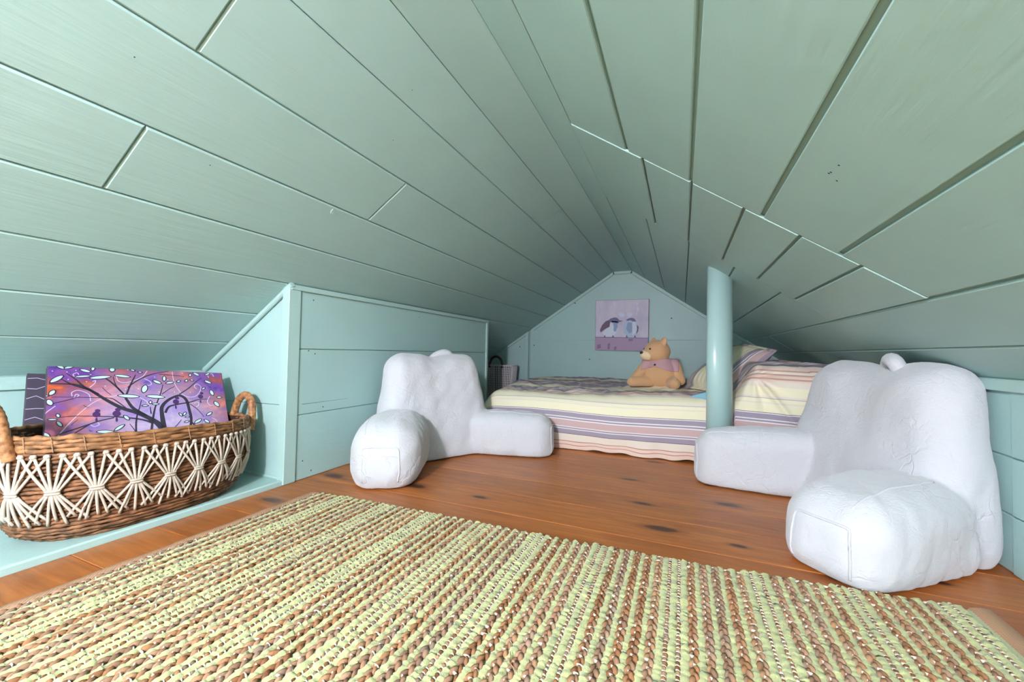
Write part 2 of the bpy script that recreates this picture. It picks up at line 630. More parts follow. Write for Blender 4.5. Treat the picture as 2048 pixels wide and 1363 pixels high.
def rrow(edges, y0, y1, gap, ch, jit=0.0006, off=0.0):
    for a, b in zip(edges[:-1], edges[1:]):
        lu = (b - a) / cr_ - gap
        P0 = np.array((a, y0 + 0.0015, zr(a))) + np.array((cr_, 0, -sr_)) * gap * 0.2 + nR * off
        plank('ceiling_plank', ceiling, P0, (cr_, 0, -sr_), (0, 1, 0), nR, lu, y1 - y0 - 0.003, 0.007, ch, jit=jit)


rrow([-0.429, -0.311], YB, YG, 0.002, 0.001)
rrow([-0.311, -0.145, 0.020, 0.182, 0.338, 0.4955], YB, 1.150, 0.0105, 0.002)
rrow([-0.311, -0.103, 0.022, 0.144, 0.262, 0.379, 0.4955], 1.150, 1.752, 0.0075, 0.002, off=0.0016)
rrow([-0.311, -0.142, 0.0235, 0.186, 0.338, 0.4955], 1.752, YG, 0.005, 0.002)
rrow([0.4955, 0.6415], YB, 2.93, 0.004, 0.0035)
rrow([0.4955, 0.6415], 2.93, YG, 0.004, 0.0035)
rrow([0.6415, 0.80], YB, 2.39, 0.003, 0.003)
rrow([0.6415, 0.80], 2.39, YG, 0.003, 0.003)
o = plank('ridge_board', ceiling, (XL + 0.0005, YB, ZR), (1, 0, 0), (0, 1, 0), (0, 0, -1), XR_ - XL - 0.001, YG - YB, 0.007, 0.001)
# chipped notch in a left board edge
c = hit(668, 424, (XL, 0, ZR), nL)
ang = np.linspace(0.15 * np.pi, 1.15 * np.pi, 12)
ux, vx = np.array((-cn, 0, -sn)), np.array((0, 1.0, 0))
V = [c + nL * 0.0012 + ux * (-0.004 + 0.014 * math.sin(t)) + vx * 0.012 * math.cos(t) for t in ang] + \
    [c - nL * 0.002 + ux * (-0.004 + 0.019 * math.sin(t)) + vx * 0.016 * math.cos(t) for t in ang]
F = [tuple(range(12))[::-1]] + [(i, i + 1, i + 13, i + 12) for i in range(11)]
mk('chip', V, F, 'paint_trim', ceiling)

# ------------------------------------------------------------------ WALLS


def wall_poly(name, pts, n, th, mat='gap_dark'):
    V, F = quad_slab(pts, n, th)
    return struct(mk(name, V, F, mat))


def poly_board(name, parent, pts, n, th=0.010, ch=0.0015, mat='paint_wall'):
    """board of any convex outline with a small chamfer toward n"""
    P = np.array(pts, float); n = np.array(n, float)
    cen = P.mean(0)
    k = len(P)
    inn = []
    for i in range(k):
        d1 = P[(i + 1) % k] - P[i]; d0 = P[i] - P[i - 1]
        d1 /= np.linalg.norm(d1); d0 /= np.linalg.norm(d0)
        s = np.cross(n, d1); s0 = np.cross(n, d0)
        if np.dot(s, cen - P[i]) < 0: s = -s
        if np.dot(s0, cen - P[i]) < 0: s0 = -s0
        b = s + s0
        inn.append(P[i] + b * ch / max(0.3, np.dot(b, s)))
    V = np.vstack([P - n * th, P - n * ch, np.array(inn)])
    F = [tuple(range(2 * k, 3 * k)), tuple(range(k - 1, -1, -1))]
    for b in (0, k):
        for i in range(k):
            F.append((b + i, b + (i + 1) % k, b + k + (i + 1) % k, b + k + i))
    if np.dot(np.cross(P[1] - P[0], P[2] - P[0]), n) < 0: F = [f[::-1] for f in F]
    c0 = P[0].copy()
    return mk(name, V - c0, F, mat, parent, loc=c0)


# left knee wall (faces +X)
nx = np.array((1.0, 0, 0)); ny = np.array((0, -1.0, 0))
zk = zl(XK)
wl = wall_poly('wall_left', [(XK - 0.008, YN, -0.03), (XK - 0.008, YK, -0.03), (XK - 0.008, YK, zk), (XK - 0.008, YN, zk)], nx, 0.03)
for z0, z1 in ((0.001, 0.2555), (0.2575, 0.5145), (0.517, zk - 0.004)):
    poly_board('wall_plank', wl, [(XK, YN + 0.002, z0), (XK, YK - 0.002, z0 - 0.004 if z0 > .01 else z0), (XK, YK - 0.002, z1 - 0.004), (XK, YN + 0.002, z1)], nx, 0.008)
# far return of the knee wall
struct(box('wall_left_return', (XN, YK - 0.03, -0.01), (XK - 0.04, YK, zl(XN) - 0.005), 'paint_wall'))
# nook end wall (faces the camera, -Y)
wn = wall_poly('wall_nook', [(XN, YN + 0.008, 0.0), (XK - 0.04, YN + 0.008, 0.0), (XK - 0.04, YN + 0.008, zl(XK - 0.04)), (XN, YN + 0.008, zl(XN))], ny, 0.02)
xa = XK - 0.030
poly_board('wall_plank', wn, [(XN, YN, 0.014), (xa, YN, 0.014), (xa, YN, 0.298), (XN, YN, 0.290)], ny, 0.008, 0.001)
poly_board('wall_plank', wn, [(XN, YN, 0.2915), (xa, YN, 0.2995), (xa, YN, zl(xa) - 0.003), (XN, YN, zl(XN) - 0.003)], ny, 0.008, 0.001)
# nook side wall at far left (faces +X)
zn = zl(XN)
ws = wall_poly('wall_nook_side', [(XN - 0.008, YB, 0), (XN - 0.008, YN, 0), (XN - 0.008, YN, zn), (XN - 0.008, YB, zn)], nx, 0.02)
for z0, z1 in ((0.014, 0.205), (0.207, zn - 0.01)):
    poly_board('wall_plank', ws, [(XN, YB, z0), (XN, YN, z0), (XN, YN, z1), (XN, YB, z1)], nx, 0.008)
wf = wall_poly('wall_far_nook_side', [(XN - 0.008, YK, 0), (XN - 0.008, YG, 0), (XN - 0.008, YG, zn), (XN - 0.008, YK, zn)], nx, 0.02, 'paint_wall')
# right wall (faces -X)
nx2 = -nx
zw = zr(XW)
wr = wall_poly('wall_right', [(XW + 0.008, YB, -0.03), (XW + 0.008, YG, -0.03), (XW + 0.008, YG, zw), (XW + 0.008, YB, zw)], nx2, 0.03)
for (ya, yb, off) in ((YB, 1.398, 0.0), (1.4005, YG, 0.004)):
    for z0, z1 in ((0.001, 0.1385), (0.142, 0.281), (0.2845, 0.452)):
        x_ = XW + off
        poly_board('wall_plank', wr, [(x_, ya, z0), (x_, yb, z0), (x_, yb, z1), (x_, ya, z1)], nx2, 0.010, 0.002)
# far gable wall
wg = wall_poly('wall_far', [(XN, YG + 0.008, 0), (XW, YG + 0.008, 0), (XW, YG + 0.008, zr(XW)), (XR_, YG + 0.008, ZR), (XL, YG + 0.008, ZR), (XN, YG + 0.008, zl(XN))], ny, 0.03)
zc = 0.655
def gx_l(z): return XL + (z - ZR) / TL_
def gx_r(z): return XR_ + (ZR - z) / TR_
XBt = -1.41
poly_board('wall_plank', wg, [(XBt, YG, 0.0), (XW, YG, 0.0), (XW, YG, zr(XW)), (gx_r(zc), YG, zc), (XBt, YG, zc - 0.012)], ny, 0.008, 0.001, 'paint_gable')
poly_board('wall_plank', wg, [(XBt, YG, zc - 0.011), (gx_r(zc), YG, zc + 0.0005), (XR_, YG, ZR), (XL, YG, ZR), (XBt, YG, zl(XBt))], ny, 0.008, 0.001, 'paint_gable')
poly_board('wall_plank', wg, [(XN, YG, 0.0), (XBt - 0.016, YG, 0.0), (XBt - 0.016, YG, zl(XBt - 0.016)), (XN, YG, zl(XN))], ny, 0.008, 0.001, 'paint_gable')
# back gable wall behind the camera, with an invented opening behind the added fill light
wb = struct(box('wall_back', (XN, YB - 0.04, 0), (XW, YB, 0.30), 'paint_wall'))
wb2 = struct(box('wall_back_upper', (XL - 0.45, YB - 0.04, 0.94), (XR_ + 0.45, YB, 1.3), 'paint_wall'))
for a, b in ((XN, -0.97), (0.07, XW)):
    V, F = quad_slab([(a, YB, 0.3), (b, YB, 0.3), (b, YB, 0.94), (a, YB, 0.94)], -ny, 0.04)
    struct(mk('wall_back_side', V, F, 'paint_wall'))

# trims
TN = [0]


def trim(P, r, mat='paint_trim', k=10, up=(0, 0, 1)):
    TN[0] += 1
    V, F = tube_geo(P, r, k, up=up)
    P0 = np.array(P[0], float)
    return struct(mk('trim_%d' % TN[0], V - P0, F, mat, smooth=False, loc=P0))


def trim_box(lo, hi, ch=0.002):
    TN[0] += 1
    return struct(box('trim_%d' % TN[0], lo, hi, 'paint_trim', ch=ch))


def slope_strip(P0, P1, n1, n2, w1, w2, ch=0.003):
    """square strip along P0-P1; n1,n2 room-side directions"""
    TN[0] += 1
    P0, P1, n1, n2 = map(lambda q: np.array(q, float), (P0, P1, n1, n2))
    prof = [(0, 0), (w1, 0), (w1, w2 - ch), (w1 - ch, w2), (0, w2)]
    V = [p + n1 * a + n2 * b for p in (P0, P1) for a, b in prof]
    k = 5
    F = [tuple(range(k)), tuple(range(2 * k - 1, k - 1, -1))] + [(i, (i + 1) % k, (i + 1) % k + k, i + k) for i in range(k)]
    cen = np.mean(V, axis=0)
    V = np.array(V)
    F2 = []
    for f in F:
        p = V[list(f)]
        nn = np.cross(p[1] - p[0], p[2] - p[0])
        F2.append(f if np.dot(nn, p.mean(0) - cen) < 0 or True else f[::-1])
    F2 = [f if np.dot(np.cross(V[f[1]] - V[f[0]], V[f[2]] - V[f[0]]), V[list(f)].mean(0) - cen) > 0 else f[::-1] for f in F2]
    return struct(mk('trim_%d' % TN[0], V - P0, F2, 'paint_trim', loc=P0))


# knee wall: top strip, corner posts
slope_strip((XK, YN - 0.01, zk - 0.022), (XK, YK + 0.004, zk - 0.026), (1, 0, 0), (0, 0, 1), 0.012, 0.020)
trim_box((XK - 0.032, YN - 0.018, 0.001), (XK + 0.006, YN + 0.034, zk - 0.006), 0.002)
trim_box((XK - 0.006, YK - 0.020, 0.001), (XK + 0.010, YK + 0.006, zk - 0.024), 0.003)
# nook end: rod up the slope
sx = np.array((-cn, 0, -sn))
p0 = np.array((XK + 0.010, YN - 0.010, zl(XK + 0.010) - 0.010)); p1 = np.array((XN + 0.012, YN - 0.010, zl(XN + 0.012) - 0.012))
trim([p0 + (p1 - p0) * t for t in np.linspace(0, 1, 4)], 0.0105)
# nook floor edge
slope_strip((XK - 0.016, YB, 0.0005), (XK - 0.016, YN - 0.018, 0.0005), (1, 0, 0), (0, 0, 1), 0.016, 0.020, 0.004)
slope_strip((XN + 0.0005, YN - 0.001, 0.015), (XK - 0.034, YN - 0.001, 0.015), (0, -1, 0), (0, 0, 1), 0.004, 0.010, 0.002)
# nook side wall top strip
slope_strip((XN + 0.0005, YB, zn - 0.048), (XN + 0.0005, YN - 0.005, zn - 0.048), (1, 0, 0), (0, 0, 1), 0.012, 0.020, 0.004)
# right wall top strip
slope_strip((XW - 0.0005, YB, 0.446), (XW - 0.0005, YG, 0.446), (-1, 0, 0), (0, 0, 1), 0.010, 0.030, 0.003)
# gable strips
yt = YG - 0.001
def gs(a, b, nn):
    slope_strip((a[0], yt, a[1]), (b[0], yt, b[1]), (0, -1, 0), nn, 0.012, 0.026, 0.004)
gs((XL, ZR - 0.002), (XBt + 0.02, zl(XBt + 0.02) - 0.002), nL)
gs((XBt - 0.025, zl(XBt - 0.025) - 0.002), (XN, zl(XN) - 0.002), nL * 0.8)
gs((XR_, ZR - 0.002), (XW - 0.02, zr(XW - 0.02) - 0.002), nR)
gs((XL - 0.004, ZR - 0.001), (XR_ + 0.004, ZR - 0.001), nT)
trim_box((XBt - 0.050, YG - 0.020, 0.001), (XBt - 0.016, YG - 0.001, zl(XBt - 0.050) - 0.006))

# nail holes and dents in the painted boards
def dots(parent, pix, p0, n, r):
    n = np.array(n, float)
    u = np.cross(n, (0.0, 0.1, 1.0)); u /= np.linalg.norm(u); v_ = np.cross(n, u)
    for px, py in pix:
        c = hit(px, py, p0, n) + n * 0.0004
        V = [u * r * math.cos(t) + v_ * r * math.sin(t) for t in np.linspace(0, 2 * np.pi, 8, endpoint=False)]
        mk('nail_hole', V, [tuple(range(8))], 'hole_dark', parent, loc=c)


dots(wl, [(627, 600), (617, 701), (630, 707), (646, 813), (605, 921), (622, 940), (838, 634), (938, 716)], (XK, 0, 0), nx, 0.0028)
dots(wg, [(1150, 606), (1343, 636), (1179, 718), (1040, 693), (1068, 690)], (0, YG, 0), ny, 0.006)
dots(ceiling, [(420, 330), (269, 114), (846, 376), (824, 180), (988, 237), (786, 280)], (XL, 0, ZR), nL, 0.0014)
dots(ceiling, [(1658, 346), (1674, 361), (1662, 344), (1678, 330)], (XR_, 0, ZR), nR, 0.0020)

# short crack in the knee wall boards
a_, b_ = hit(604, 808, (XK, 0, 0), nx), hit(697, 796, (XK, 0, 0), nx)
V = [a_ + (0.0004, 0, 0.0008), a_ + (0.0004, 0, -0.0008), b_ + (0.0004, 0, -0.0003), b_ + (0.0004, 0, 0.0003)]
mk('crack', V, [(0, 1, 2, 3)], 'hole_dark', wl)

# ------------------------------------------------------------------ SUPPORT POST
pr_, px_, py_ = 0.0525, 0.153, 2.002
kk = 48
V = []
for i in range(kk):
    t = 2 * math.pi * i / kk
    x_, y_ = pr_ * math.cos(t), pr_ * math.sin(t)
    V.append((x_, y_, 0.0))
for i in range(kk):
    x_, y_, _ = V[i]
    V.append((x_, y_, zr(px_ + x_) + 0.002))
F = [tuple(range(kk - 1, -1, -1)), tuple(range(kk, 2 * kk))] + [(i, (i + 1) % kk, kk + (i + 1) % kk, kk + i) for i in range(kk)]
post = mk('support_post', V, F, 'paint_trim', loc=(px_, py_, 0.001))
for p in post.data.polygons:
    p.use_smooth = len(p.vertices) == 4
tag(post, 'round pale green painted post standing before the bed and carrying the ceiling', 'post')
bs = post.data.materials[0]
m = NT('paint_post', rough=0.28, color=GREEN, spec=0.5)
post.data.materials[0] = MATS['paint_post']

# ------------------------------------------------------------------ BED
CREAM, YEL, LAV, PINK = g((228, 218, 206)), g((234, 228, 200)), g((158, 148, 164)), g((198, 170, 170))
WHT, DARK, RUST, PCR, GRY = g((232, 230, 232)), g((96, 84, 98)), g((178, 128, 116)), g((228, 204, 192)), g((186, 186, 178))
BAND = [(0.0, PCR), (0.022, RUST), (0.0255, PCR), (0.040, RUST), (0.044, CREAM), (0.081, DARK), (0.0835, LAV), (0.106, WHT),
        (0.110, LAV), (0.117, WHT), (0.121, PINK), (0.154, WHT), (0.159, LAV), (0.167, WHT), (0.172, LAV), (0.195, WHT),
        (0.199, DARK), (0.2015, YEL), (0.240, CREAM), (0.247, YEL), (0.262, GRY), (0.266, CREAM), (0.275, YEL), (0.315, CREAM),
        (0.345, PCR), (0.352, RUST), (0.3555, PCR), (0.372, RUST), (0.3755, CREAM), (0.392, RUST), (0.3955, PCR), (0.41, CREAM)]
PERIOD_LAV = [(0.43, DARK), (0.433, LAV), (0.47, WHT), (0.476, LAV), (0.484, WHT), (0.49, PINK), (0.53, WHT), (0.536, LAV), (0.548, WHT), (0.552, LAV), (0.60, GRY)]
BAND = BAND + PERIOD_LAV
rest = [(0.64, YEL), (0.70, CREAM), (0.71, YEL), (0.78, CREAM), (0.82, RUST), (0.824, PCR), (0.86, LAV), (0.91, WHT), (0.916, LAV), (0.925, WHT), (0.93, PINK), (0.98, WHT), (0.986, LAV), (1.05, GRY),
        (1.09, YEL), (1.16, CREAM), (1.2, LAV), (1.25, WHT), (1.256, PINK), (1.31, WHT), (1.316, LAV), (1.38, CREAM), (1.42, YEL), (1.5, CREAM), (1.55, LAV), (1.62, PINK), (1.68, LAV), (1.75, YEL)]
BAND += rest
S_B = np.array([b[0] for b in BAND]); C_B = np.array([b[1] for b in BAND])


def stripe(s):
    i = np.clip(np.searchsorted(S_B, s, side='right') - 1, 0, len(S_B) - 1)
    return C_B[i]


def stripe_mesh(sv):
    """row positions: double rows at each boundary so colours stay sharp"""
    rows = []
    for a, b in zip(S_B[:-1], S_B[1:]):
        nseg = max(1, int(math.ceil((b - a) / 0.012)))
        for t in range(nseg + 1):
            rows.append((a + 0.00002 + (b - a - 0.00004) * t / nseg))
    return np.array([r for r in rows if r <= sv])


Y0B, Y1B = 2.135, 3.75
rows = stripe_mesh(1.745)
NX = 300
tx = np.linspace(0, 1, NX)
S, Tt = np.meshgrid(rows, tx, indexing='ij')
xr_edge = 0.735


def bed_xyz(S, T):
    X0 = -1.22 + T * (0.735 + 1.22)
    lump = sstep(0.205, 0.33, X0)
    htop = 0.293 + 0.012 * np.sin(3.1 * X0 + 1) + 0.175 * lump - 0.02 * sstep(0.6, 0.735, X0)
    hoff = 0.066 * sstep(0.205, 0.225, X0)      # duvet pulled up over the bedding at the head end
    s = S + 0.0
    r = 0.065
    hf = htop - hoff - r
    arc = r * np.pi / 2
    tfl = np.clip(s / np.maximum(hf, 1e-3), 0, 1)
    a = np.clip((s - hf) / r, 0, np.pi / 2)
    ov = np.maximum(s - hf - arc, 0)
    top_len = Y1B - Y0B - r
    Yv = np.where(s < hf, Y0B, Y0B + r * (1 - np.cos(a)) + ov * top_len / (1.745 - 0.293 + r - arc))
    Zv = np.where(s < hf, s + hoff + 0.006, hoff + hf + 0.006 + r * np.sin(a))
    # belly of the front face, loose folds
    front = (1 - sstep(0, 0.5, (Yv - Y0B) / 0.25))
    Yv = Yv - 0.018 * np.sin(np.pi * np.clip(Zv / htop, 0, 1)) * front
    Yv = Yv - 0.030 * sstep(0.203, 0.214, X0) * front
    Yv = Yv + 0.006 * np.sin(26 * X0 + 5 * np.sin(4 * X0)) * front * np.clip(1 - Zv / 0.16, 0, 1)
    Yv = Yv + (0.007 * wob(X0, 0.5 * Zv, 0 * X0, 14, 3) + 0.003 * wob(X0, 0.4 * Zv, 0 * X0, 45, 9)) * front
    # gathered pinch at head end
    px0, pz0 = 0.30, 0.43
    dx, dz = X0 - px0, Zv - pz0
    ang = np.arctan2(dx, -dz + 1e-6)
    rad = np.hypot(dx, dz)
    pin = np.exp(-(rad / 0.16) ** 2) * front * lump
    Yv = Yv - 0.014 * np.cos(9 * ang) * pin * np.clip(rad / 0.05, 0, 1)
    dgl = np.clip(1 - abs((X0 - 0.33) - 0.75 * (0.40 - Zv)) / 0.02, 0, 1) * lump * front * (Zv > 0.15)
    Yv = Yv - 0.012 * dgl
    # hem line
    Zv = Zv + 0.005 * np.sin(7 * X0 + 0.6) * front * np.clip(s / 0.1, 0, 1)
    Zv = Zv + (0.006 * np.sin(17 * X0 + 1.3) + 0.004 * np.sin(41 * X0)) * np.clip(1 - s / 0.06, 0, 1)
    # rumpled top
    topw = 1 - front
    Zv = Zv + topw * (0.014 * wob(X0, Yv, 0 * X0, 9, 5) + 0.016 * np.abs(wob(X0, Yv, 0 * X0, 22, 6)) + 0.006 * wob(X0, Yv, 0 * X0, 50, 8))
    Zv = Zv - 0.05 * lump * sstep(0.85, 1.5, Yv - Y0B)
    # shape of the left end
    xl_ = -1.13 - 0.20 * np.clip((Yv - 2.25) / 0.8, 0, 1)
    X = np.where(X0 < -0.7, -0.7 + (X0 + 0.7) * (-0.7 - xl_) / (0.52), X0)
    e = np.clip((xl_ + 0.14 - X) / 0.14, 0, 1)
    drop = 1 - (1 - np.sqrt(np.clip(1 - e ** 2.2, 0, 1))) * 1.0
    Zv = np.where(Zv > 0.02, 0.012 + (Zv - 0.012) * np.clip(drop, 0.03, 1), Zv)
    Zv = np.minimum(Zv, zr(X) - 0.012)
    Zv = np.maximum(Zv, 0.004)
    return X, Yv, Zv


Xb, Yb_, Zb = bed_xyz(S, Tt)
V = np.stack([Xb, Yb_, Zb], -1).reshape(-1, 3)
ws_ = S + 0.006 * wob(Xb, Yb_, Zb, 6, 11) * sstep(0.25, 0.35, S) + 0.05 * wob(Xb, Yb_, 0 * Xb, 3.5, 12) * sstep(0.40, 0.6, S)
cols = stripe(np.where(S < 0.33, S, ws_)).reshape(-1, 3)
nr, ncx = S.shape
I, J = np.meshgrid(np.arange(nr - 1), np.arange(ncx - 1), indexing='ij')
Fq = np.stack([I * ncx + J, I * ncx + J + 1, (I + 1) * ncx + J + 1, (I + 1) * ncx + J], -1).reshape(-1, 4)
bed = empty('bed', (-0.2, 2.95, 0.0), 'low bed on the floor under a lavender, pink and yellow striped duvet', 'bed')
duvet = adopt(mk('duvet', V, Fq, 'striped_cotton', smooth=True, cols=cols), bed)


def bed_top(x, y):
    d2 = (Xb - x) ** 2 + (Yb_ - y) ** 2
    d2 = np.where(Zb > 0.2, d2, 9)
    return Zb.ravel()[np.argmin(d2)]


mt = adopt(box('mattress', (-0.98, 2.22, 0.004), (0.64, 3.68, 0.225), 'white_wicker', ch=0.03), bed)


# striped pillow propped at the head of the bed
def cushion(name, corners, thick, flange, stripes, label, cat, n=(70, 46)):
    A, B, C, D = [np.array(c, float) for c in corners]      # A-B bottom end, D-C top end ; u from A to D, v from A to B
    nu, nv = n
    lu = np.linalg.norm(D - A)
    lv = np.linalg.norm(B - A)
    # v rows at stripe boundaries
    vs = []
    bounds = [b[0] for b in stripes] + [1.0]
    for a, b in zip(bounds[:-1], bounds[1:]):
        q = max(1, int(math.ceil((b - a) * nv)))
        vs += [a + 1e-4 + (b - a - 2e-4) * t / q for t in range(q + 1)]
    vs = np.array(vs)
    us = np.linspace(0, 1, nu)
    Vv, Uu = np.meshgrid(vs, us, indexing='ij')
    nrm = np.cross(D - A, B - A); nrm /= np.linalg.norm(nrm)
    if nrm[1] > 0: nrm = -nrm
    P = (A * (1 - Uu[..., None]) * (1 - Vv[..., None]) + B * (1 - Uu[..., None]) * Vv[..., None] + C * Uu[..., None] * Vv[..., None] + D * Uu[..., None] * (1 - Vv[..., None]))
    eu = np.clip(np.minimum(Uu, 1 - Uu) * lu - flange, 0, None)
    ev = np.clip(np.minimum(Vv, 1 - Vv) * lv - flange * 0.25, 0, None)
    e = np.sqrt(np.clip(1 - np.clip(1 - eu / 0.13, 0, 1) ** 2, 0, 1)) * np.sqrt(np.clip(1 - np.clip(1 - ev / 0.12, 0, 1) ** 2, 0, 1))
    hgt = thick * e + 0.0035 + 0.006 * wob(Uu * lu, Vv * lv, 0 * Uu, 25, 21) * e
    wr_ = 0.004 * np.sin(70 * Vv + 9 * Uu) * np.exp(-((np.minimum(Uu, 1 - Uu) - 0.14) / 0.09) ** 2) * e
    top = P + nrm * (hgt + wr_)[..., None]
    bot = P - nrm * (hgt * 0.75)[..., None]
    cidx = np.clip(np.searchsorted(np.array([b[0] for b in stripes]), Vv, side='right') - 1, 0, len(stripes) - 1)
    cc = np.array([b[1] for b in stripes])[cidx]
    a_, b_ = Vv.shape
    I, J = np.meshgrid(np.arange(a_ - 1), np.arange(b_ - 1), indexing='ij')
    F1 = np.stack([I * b_ + J, I * b_ + J + 1, (I + 1) * b_ + J + 1, (I + 1) * b_ + J], -1).reshape(-1, 4)
    k = a_ * b_
    per = [(0, j) for j in range(b_)] + [(i, b_ - 1) for i in range(1, a_)] + [(a_ - 1, j) for j in range(b_ - 2, -1, -1)] + [(i, 0) for i in range(a_ - 2, 0, -1)]
    per = [i * b_ + j for i, j in per]
    Fs = np.array([(per[i], per[(i + 1) % len(per)], per[(i + 1) % len(per)] + k, per[i] + k) for i in range(len(per))])
    Vt = np.vstack([top.reshape(-1, 3), bot.reshape(-1, 3)])
    Ff = np.vstack([F1[:, ::-1], F1 + k, Fs])
    base = np.array([Vt[:, 0].mean(), Vt[:, 1].mean(), Vt[:, 2].min()])
    o = mk(name, Vt - base, Ff, 'striped_cotton', smooth=True, cols=np.vstack([cc.reshape(-1, 3)] * 2), loc=base)
    tag(o, label, cat)
    return o


ST = [(0, GRY), (0.03, LAV), (0.07, WHT), (0.08, LAV), (0.10, WHT), (0.11, GRY), (0.20, LAV), (0.235, GRY), (0.27, YEL), (0.36, CREAM), (0.38, YEL), (0.5, CREAM), (0.53, YEL),
      (0.66, CREAM), (0.68, YEL), (0.775, DARK), (0.785, WHT), (0.80, LAV), (0.865, WHT), (0.88, LAV), (0.90, WHT), (0.915, PINK), (0.975, LAV)]
cushion('pillow', [(-0.01, 2.83, 0.315), (0.22, 2.36, 0.325), (0.455, 2.46, 0.555), (0.345, 2.86, 0.60)], 0.055, 0.028, ST,
        'striped pillow in yellow and lavender propped at the head of the bed', 'pillow')

# small blue thing lying on the duvet beside the post
zb = bed_top(0.09, 2.25)
zb = 0.298
P_ = [(0.030, 2.20, 0), (0.115, 2.165, -0.012), (0.135, 2.215, 0), (0.030, 2.20, 0.004), (0.112, 2.165, 0.034), (0.128, 2.215, 0.042)]
o = mk('paper_box', [(p[0] - 0.08, p[1] - 2.19, p[2]) for p in P_], [(0, 2, 1), (3, 4, 5), (0, 1, 4, 3), (1, 2, 5, 4), (2, 0, 3, 5)], ['blue_card', 'black_card'], loc=(0.08, 2.19, zb + 0.012))
o.data.polygons[3].material_index = 1
tag(o, 'small folded pale blue paper box with black end lying on the duvet beside the post', 'box')

# ------------------------------------------------------------------ BACKREST PILLOWS


def backrest(name, label, C, ang, wid, thk, H, lean, arms, handle, hres, seed, tap=0.08):
    C = np.array(C, float)
    fw = np.array((math.cos(ang), math.sin(ang))); lx = np.array((-fw[1], fw[0]))
    if arms[0]['dir'] is None: pass

    def sdf(X, Y, Z):
        dx, dy = X - C[0], Y - C[1]
        u = dx * lx[0] + dy * lx[1]; v = dx * fw[0] + dy * fw[1]
        Hh = H - 0.016 * np.exp(-(u / 0.06) ** 2)
        z = Z * H / Hh
        tz = np.clip(z / H, 0, 1)
        ww = wid * (1 - tap * sstep(0.2, 1.0, tz)) + 0.008 * np.sin(tz * 5)
        hv = thk * (1.05 - 0.38 * tz)
        v2 = v + lean * z + 0.012 * np.exp(-(u / 0.08) ** 2) * tz
        d = rbox(np.abs(u) - ww, np.abs(v2) - hv, np.abs(z - H / 2 + 0.02) - (H / 2 + 0.02), 0.088)
        for a in arms:
            e = np.array(a['end']); ax = np.array(a['dir'], float); ax /= np.linalg.norm(ax)
            px = np.array((-ax[1], ax[0]))
            L = a['len']
            mid = e - ax * L / 2
            s = (X - mid[0]) * ax[0] + (Y - mid[1]) * ax[1]
            b = (X - mid[0]) * px[0] + (Y - mid[1]) * px[1]
            bul = 1 + 0.10 * np.cos(np.clip(s / L, -.5, .5) * np.pi)
            zz = Z / bul
            hw = a['hw'] * bul
            ht = a['ht'] + a.get('rise', 0) * np.clip(-s / L + 0.5, 0, 1)
            da = rbox(np.abs(s) - L / 2, np.abs(b) - hw, np.abs(zz - ht / 2 + 0.015) - (ht / 2 + 0.015), a.get('r', 0.07))
            d = smin(d, da, 0.014)
        d = d + 0.007 * wob(X, Y, Z, 13, seed) + 0.004 * wob(X, Y, Z, 34, seed + 1) + 0.0022 * wob(X, Y, Z, 75, seed + 2)
        return np.maximum(d, 0.004 - Z)

    pts = [np.append(C, 0)] + [np.append(a['end'], 0) for a in arms]
    lo = np.min(pts, axis=0) - [0.42, 0.42, 0]; hi = np.max(pts, axis=0) + [0.42, 0.42, 0]
    lo[2] = -0.012; hi[2] = H + 0.08
    Vm, Fm = surface_nets(sdf, lo, hi, hres)
    base = np.array([C[0], C[1], 0.0])
    root = empty(name, base, label, 'pillow')
    body = mk('cushion_body', Vm - base, Fm, 'plush_white', root, smooth=True)
    # piped seams round the arm ends, projected on the plush
    def project(P, n=14):
        P = np.array(P, float)
        for _ in range(n):
            q = P.T
            d = sdf(q[0], q[1], q[2]); e = 1e-3
            gr = np.stack([sdf(q[0] + e, q[1], q[2]) - d, sdf(q[0], q[1] + e, q[2]) - d, sdf(q[0], q[1], q[2] + e) - d], -1) / e
            gr /= np.maximum(np.linalg.norm(gr, axis=1), 0.2)[:, None]
            P = P - gr * d[:, None] * 0.8
            P[:, 2] = np.maximum(P[:, 2], 0.006)
        return P
    for a in arms:
        e = np.array(a['end']); ax = np.array(a['dir'], float); ax /= np.linalg.norm(ax)
        px = np.array((-ax[1], ax[0]))
        q = []
        hw, ht = a['hw'] * 0.62, a['ht'] * 0.72
        for t in np.linspace(0, 1, 60):
            if t < 0.33: b, z = -hw, 0.012 + ht * t / 0.33
            elif t < 0.67: b, z = -hw + 2 * hw * (t - 0.33) / 0.34, ht + 0.012
            else: b, z = hw, 0.012 + ht * (1 - t) / 0.33
            q.append((*(e + px * b + ax * 0.01), z))
        q = project(q)
        for _ in range(4): q[1:-1] = 0.25 * q[:-2] + 0.5 * q[1:-1] + 0.25 * q[2:]
        Vs, Fs = tube_geo(q, 0.0032, 6)
        mk('seam', Vs - base, Fs, 'plush_white', root, smooth=True)
        # long seam on top of the arm
        q = project([(*(e - ax * t + px * a['hw'] * a.get('seam', -0.55)), a['ht'] * 0.98) for t in np.linspace(0.03, a['len'] * 0.72, 30)])
        Vs, Fs = tube_geo(q, 0.0026, 6)
        mk('seam', Vs - base, Fs, 'plush_white', root, smooth=True)
    # carrying loop
    hp = smooth_path(np.array(handle), 30)
    Vs, Fs = tube_geo(hp, 0.019 + 0.004 * np.sin(np.linspace(0, np.pi, 30)), 12)
    mk('handle', Vs - base, Fs, 'plush_white', root, smooth=True)
    return root


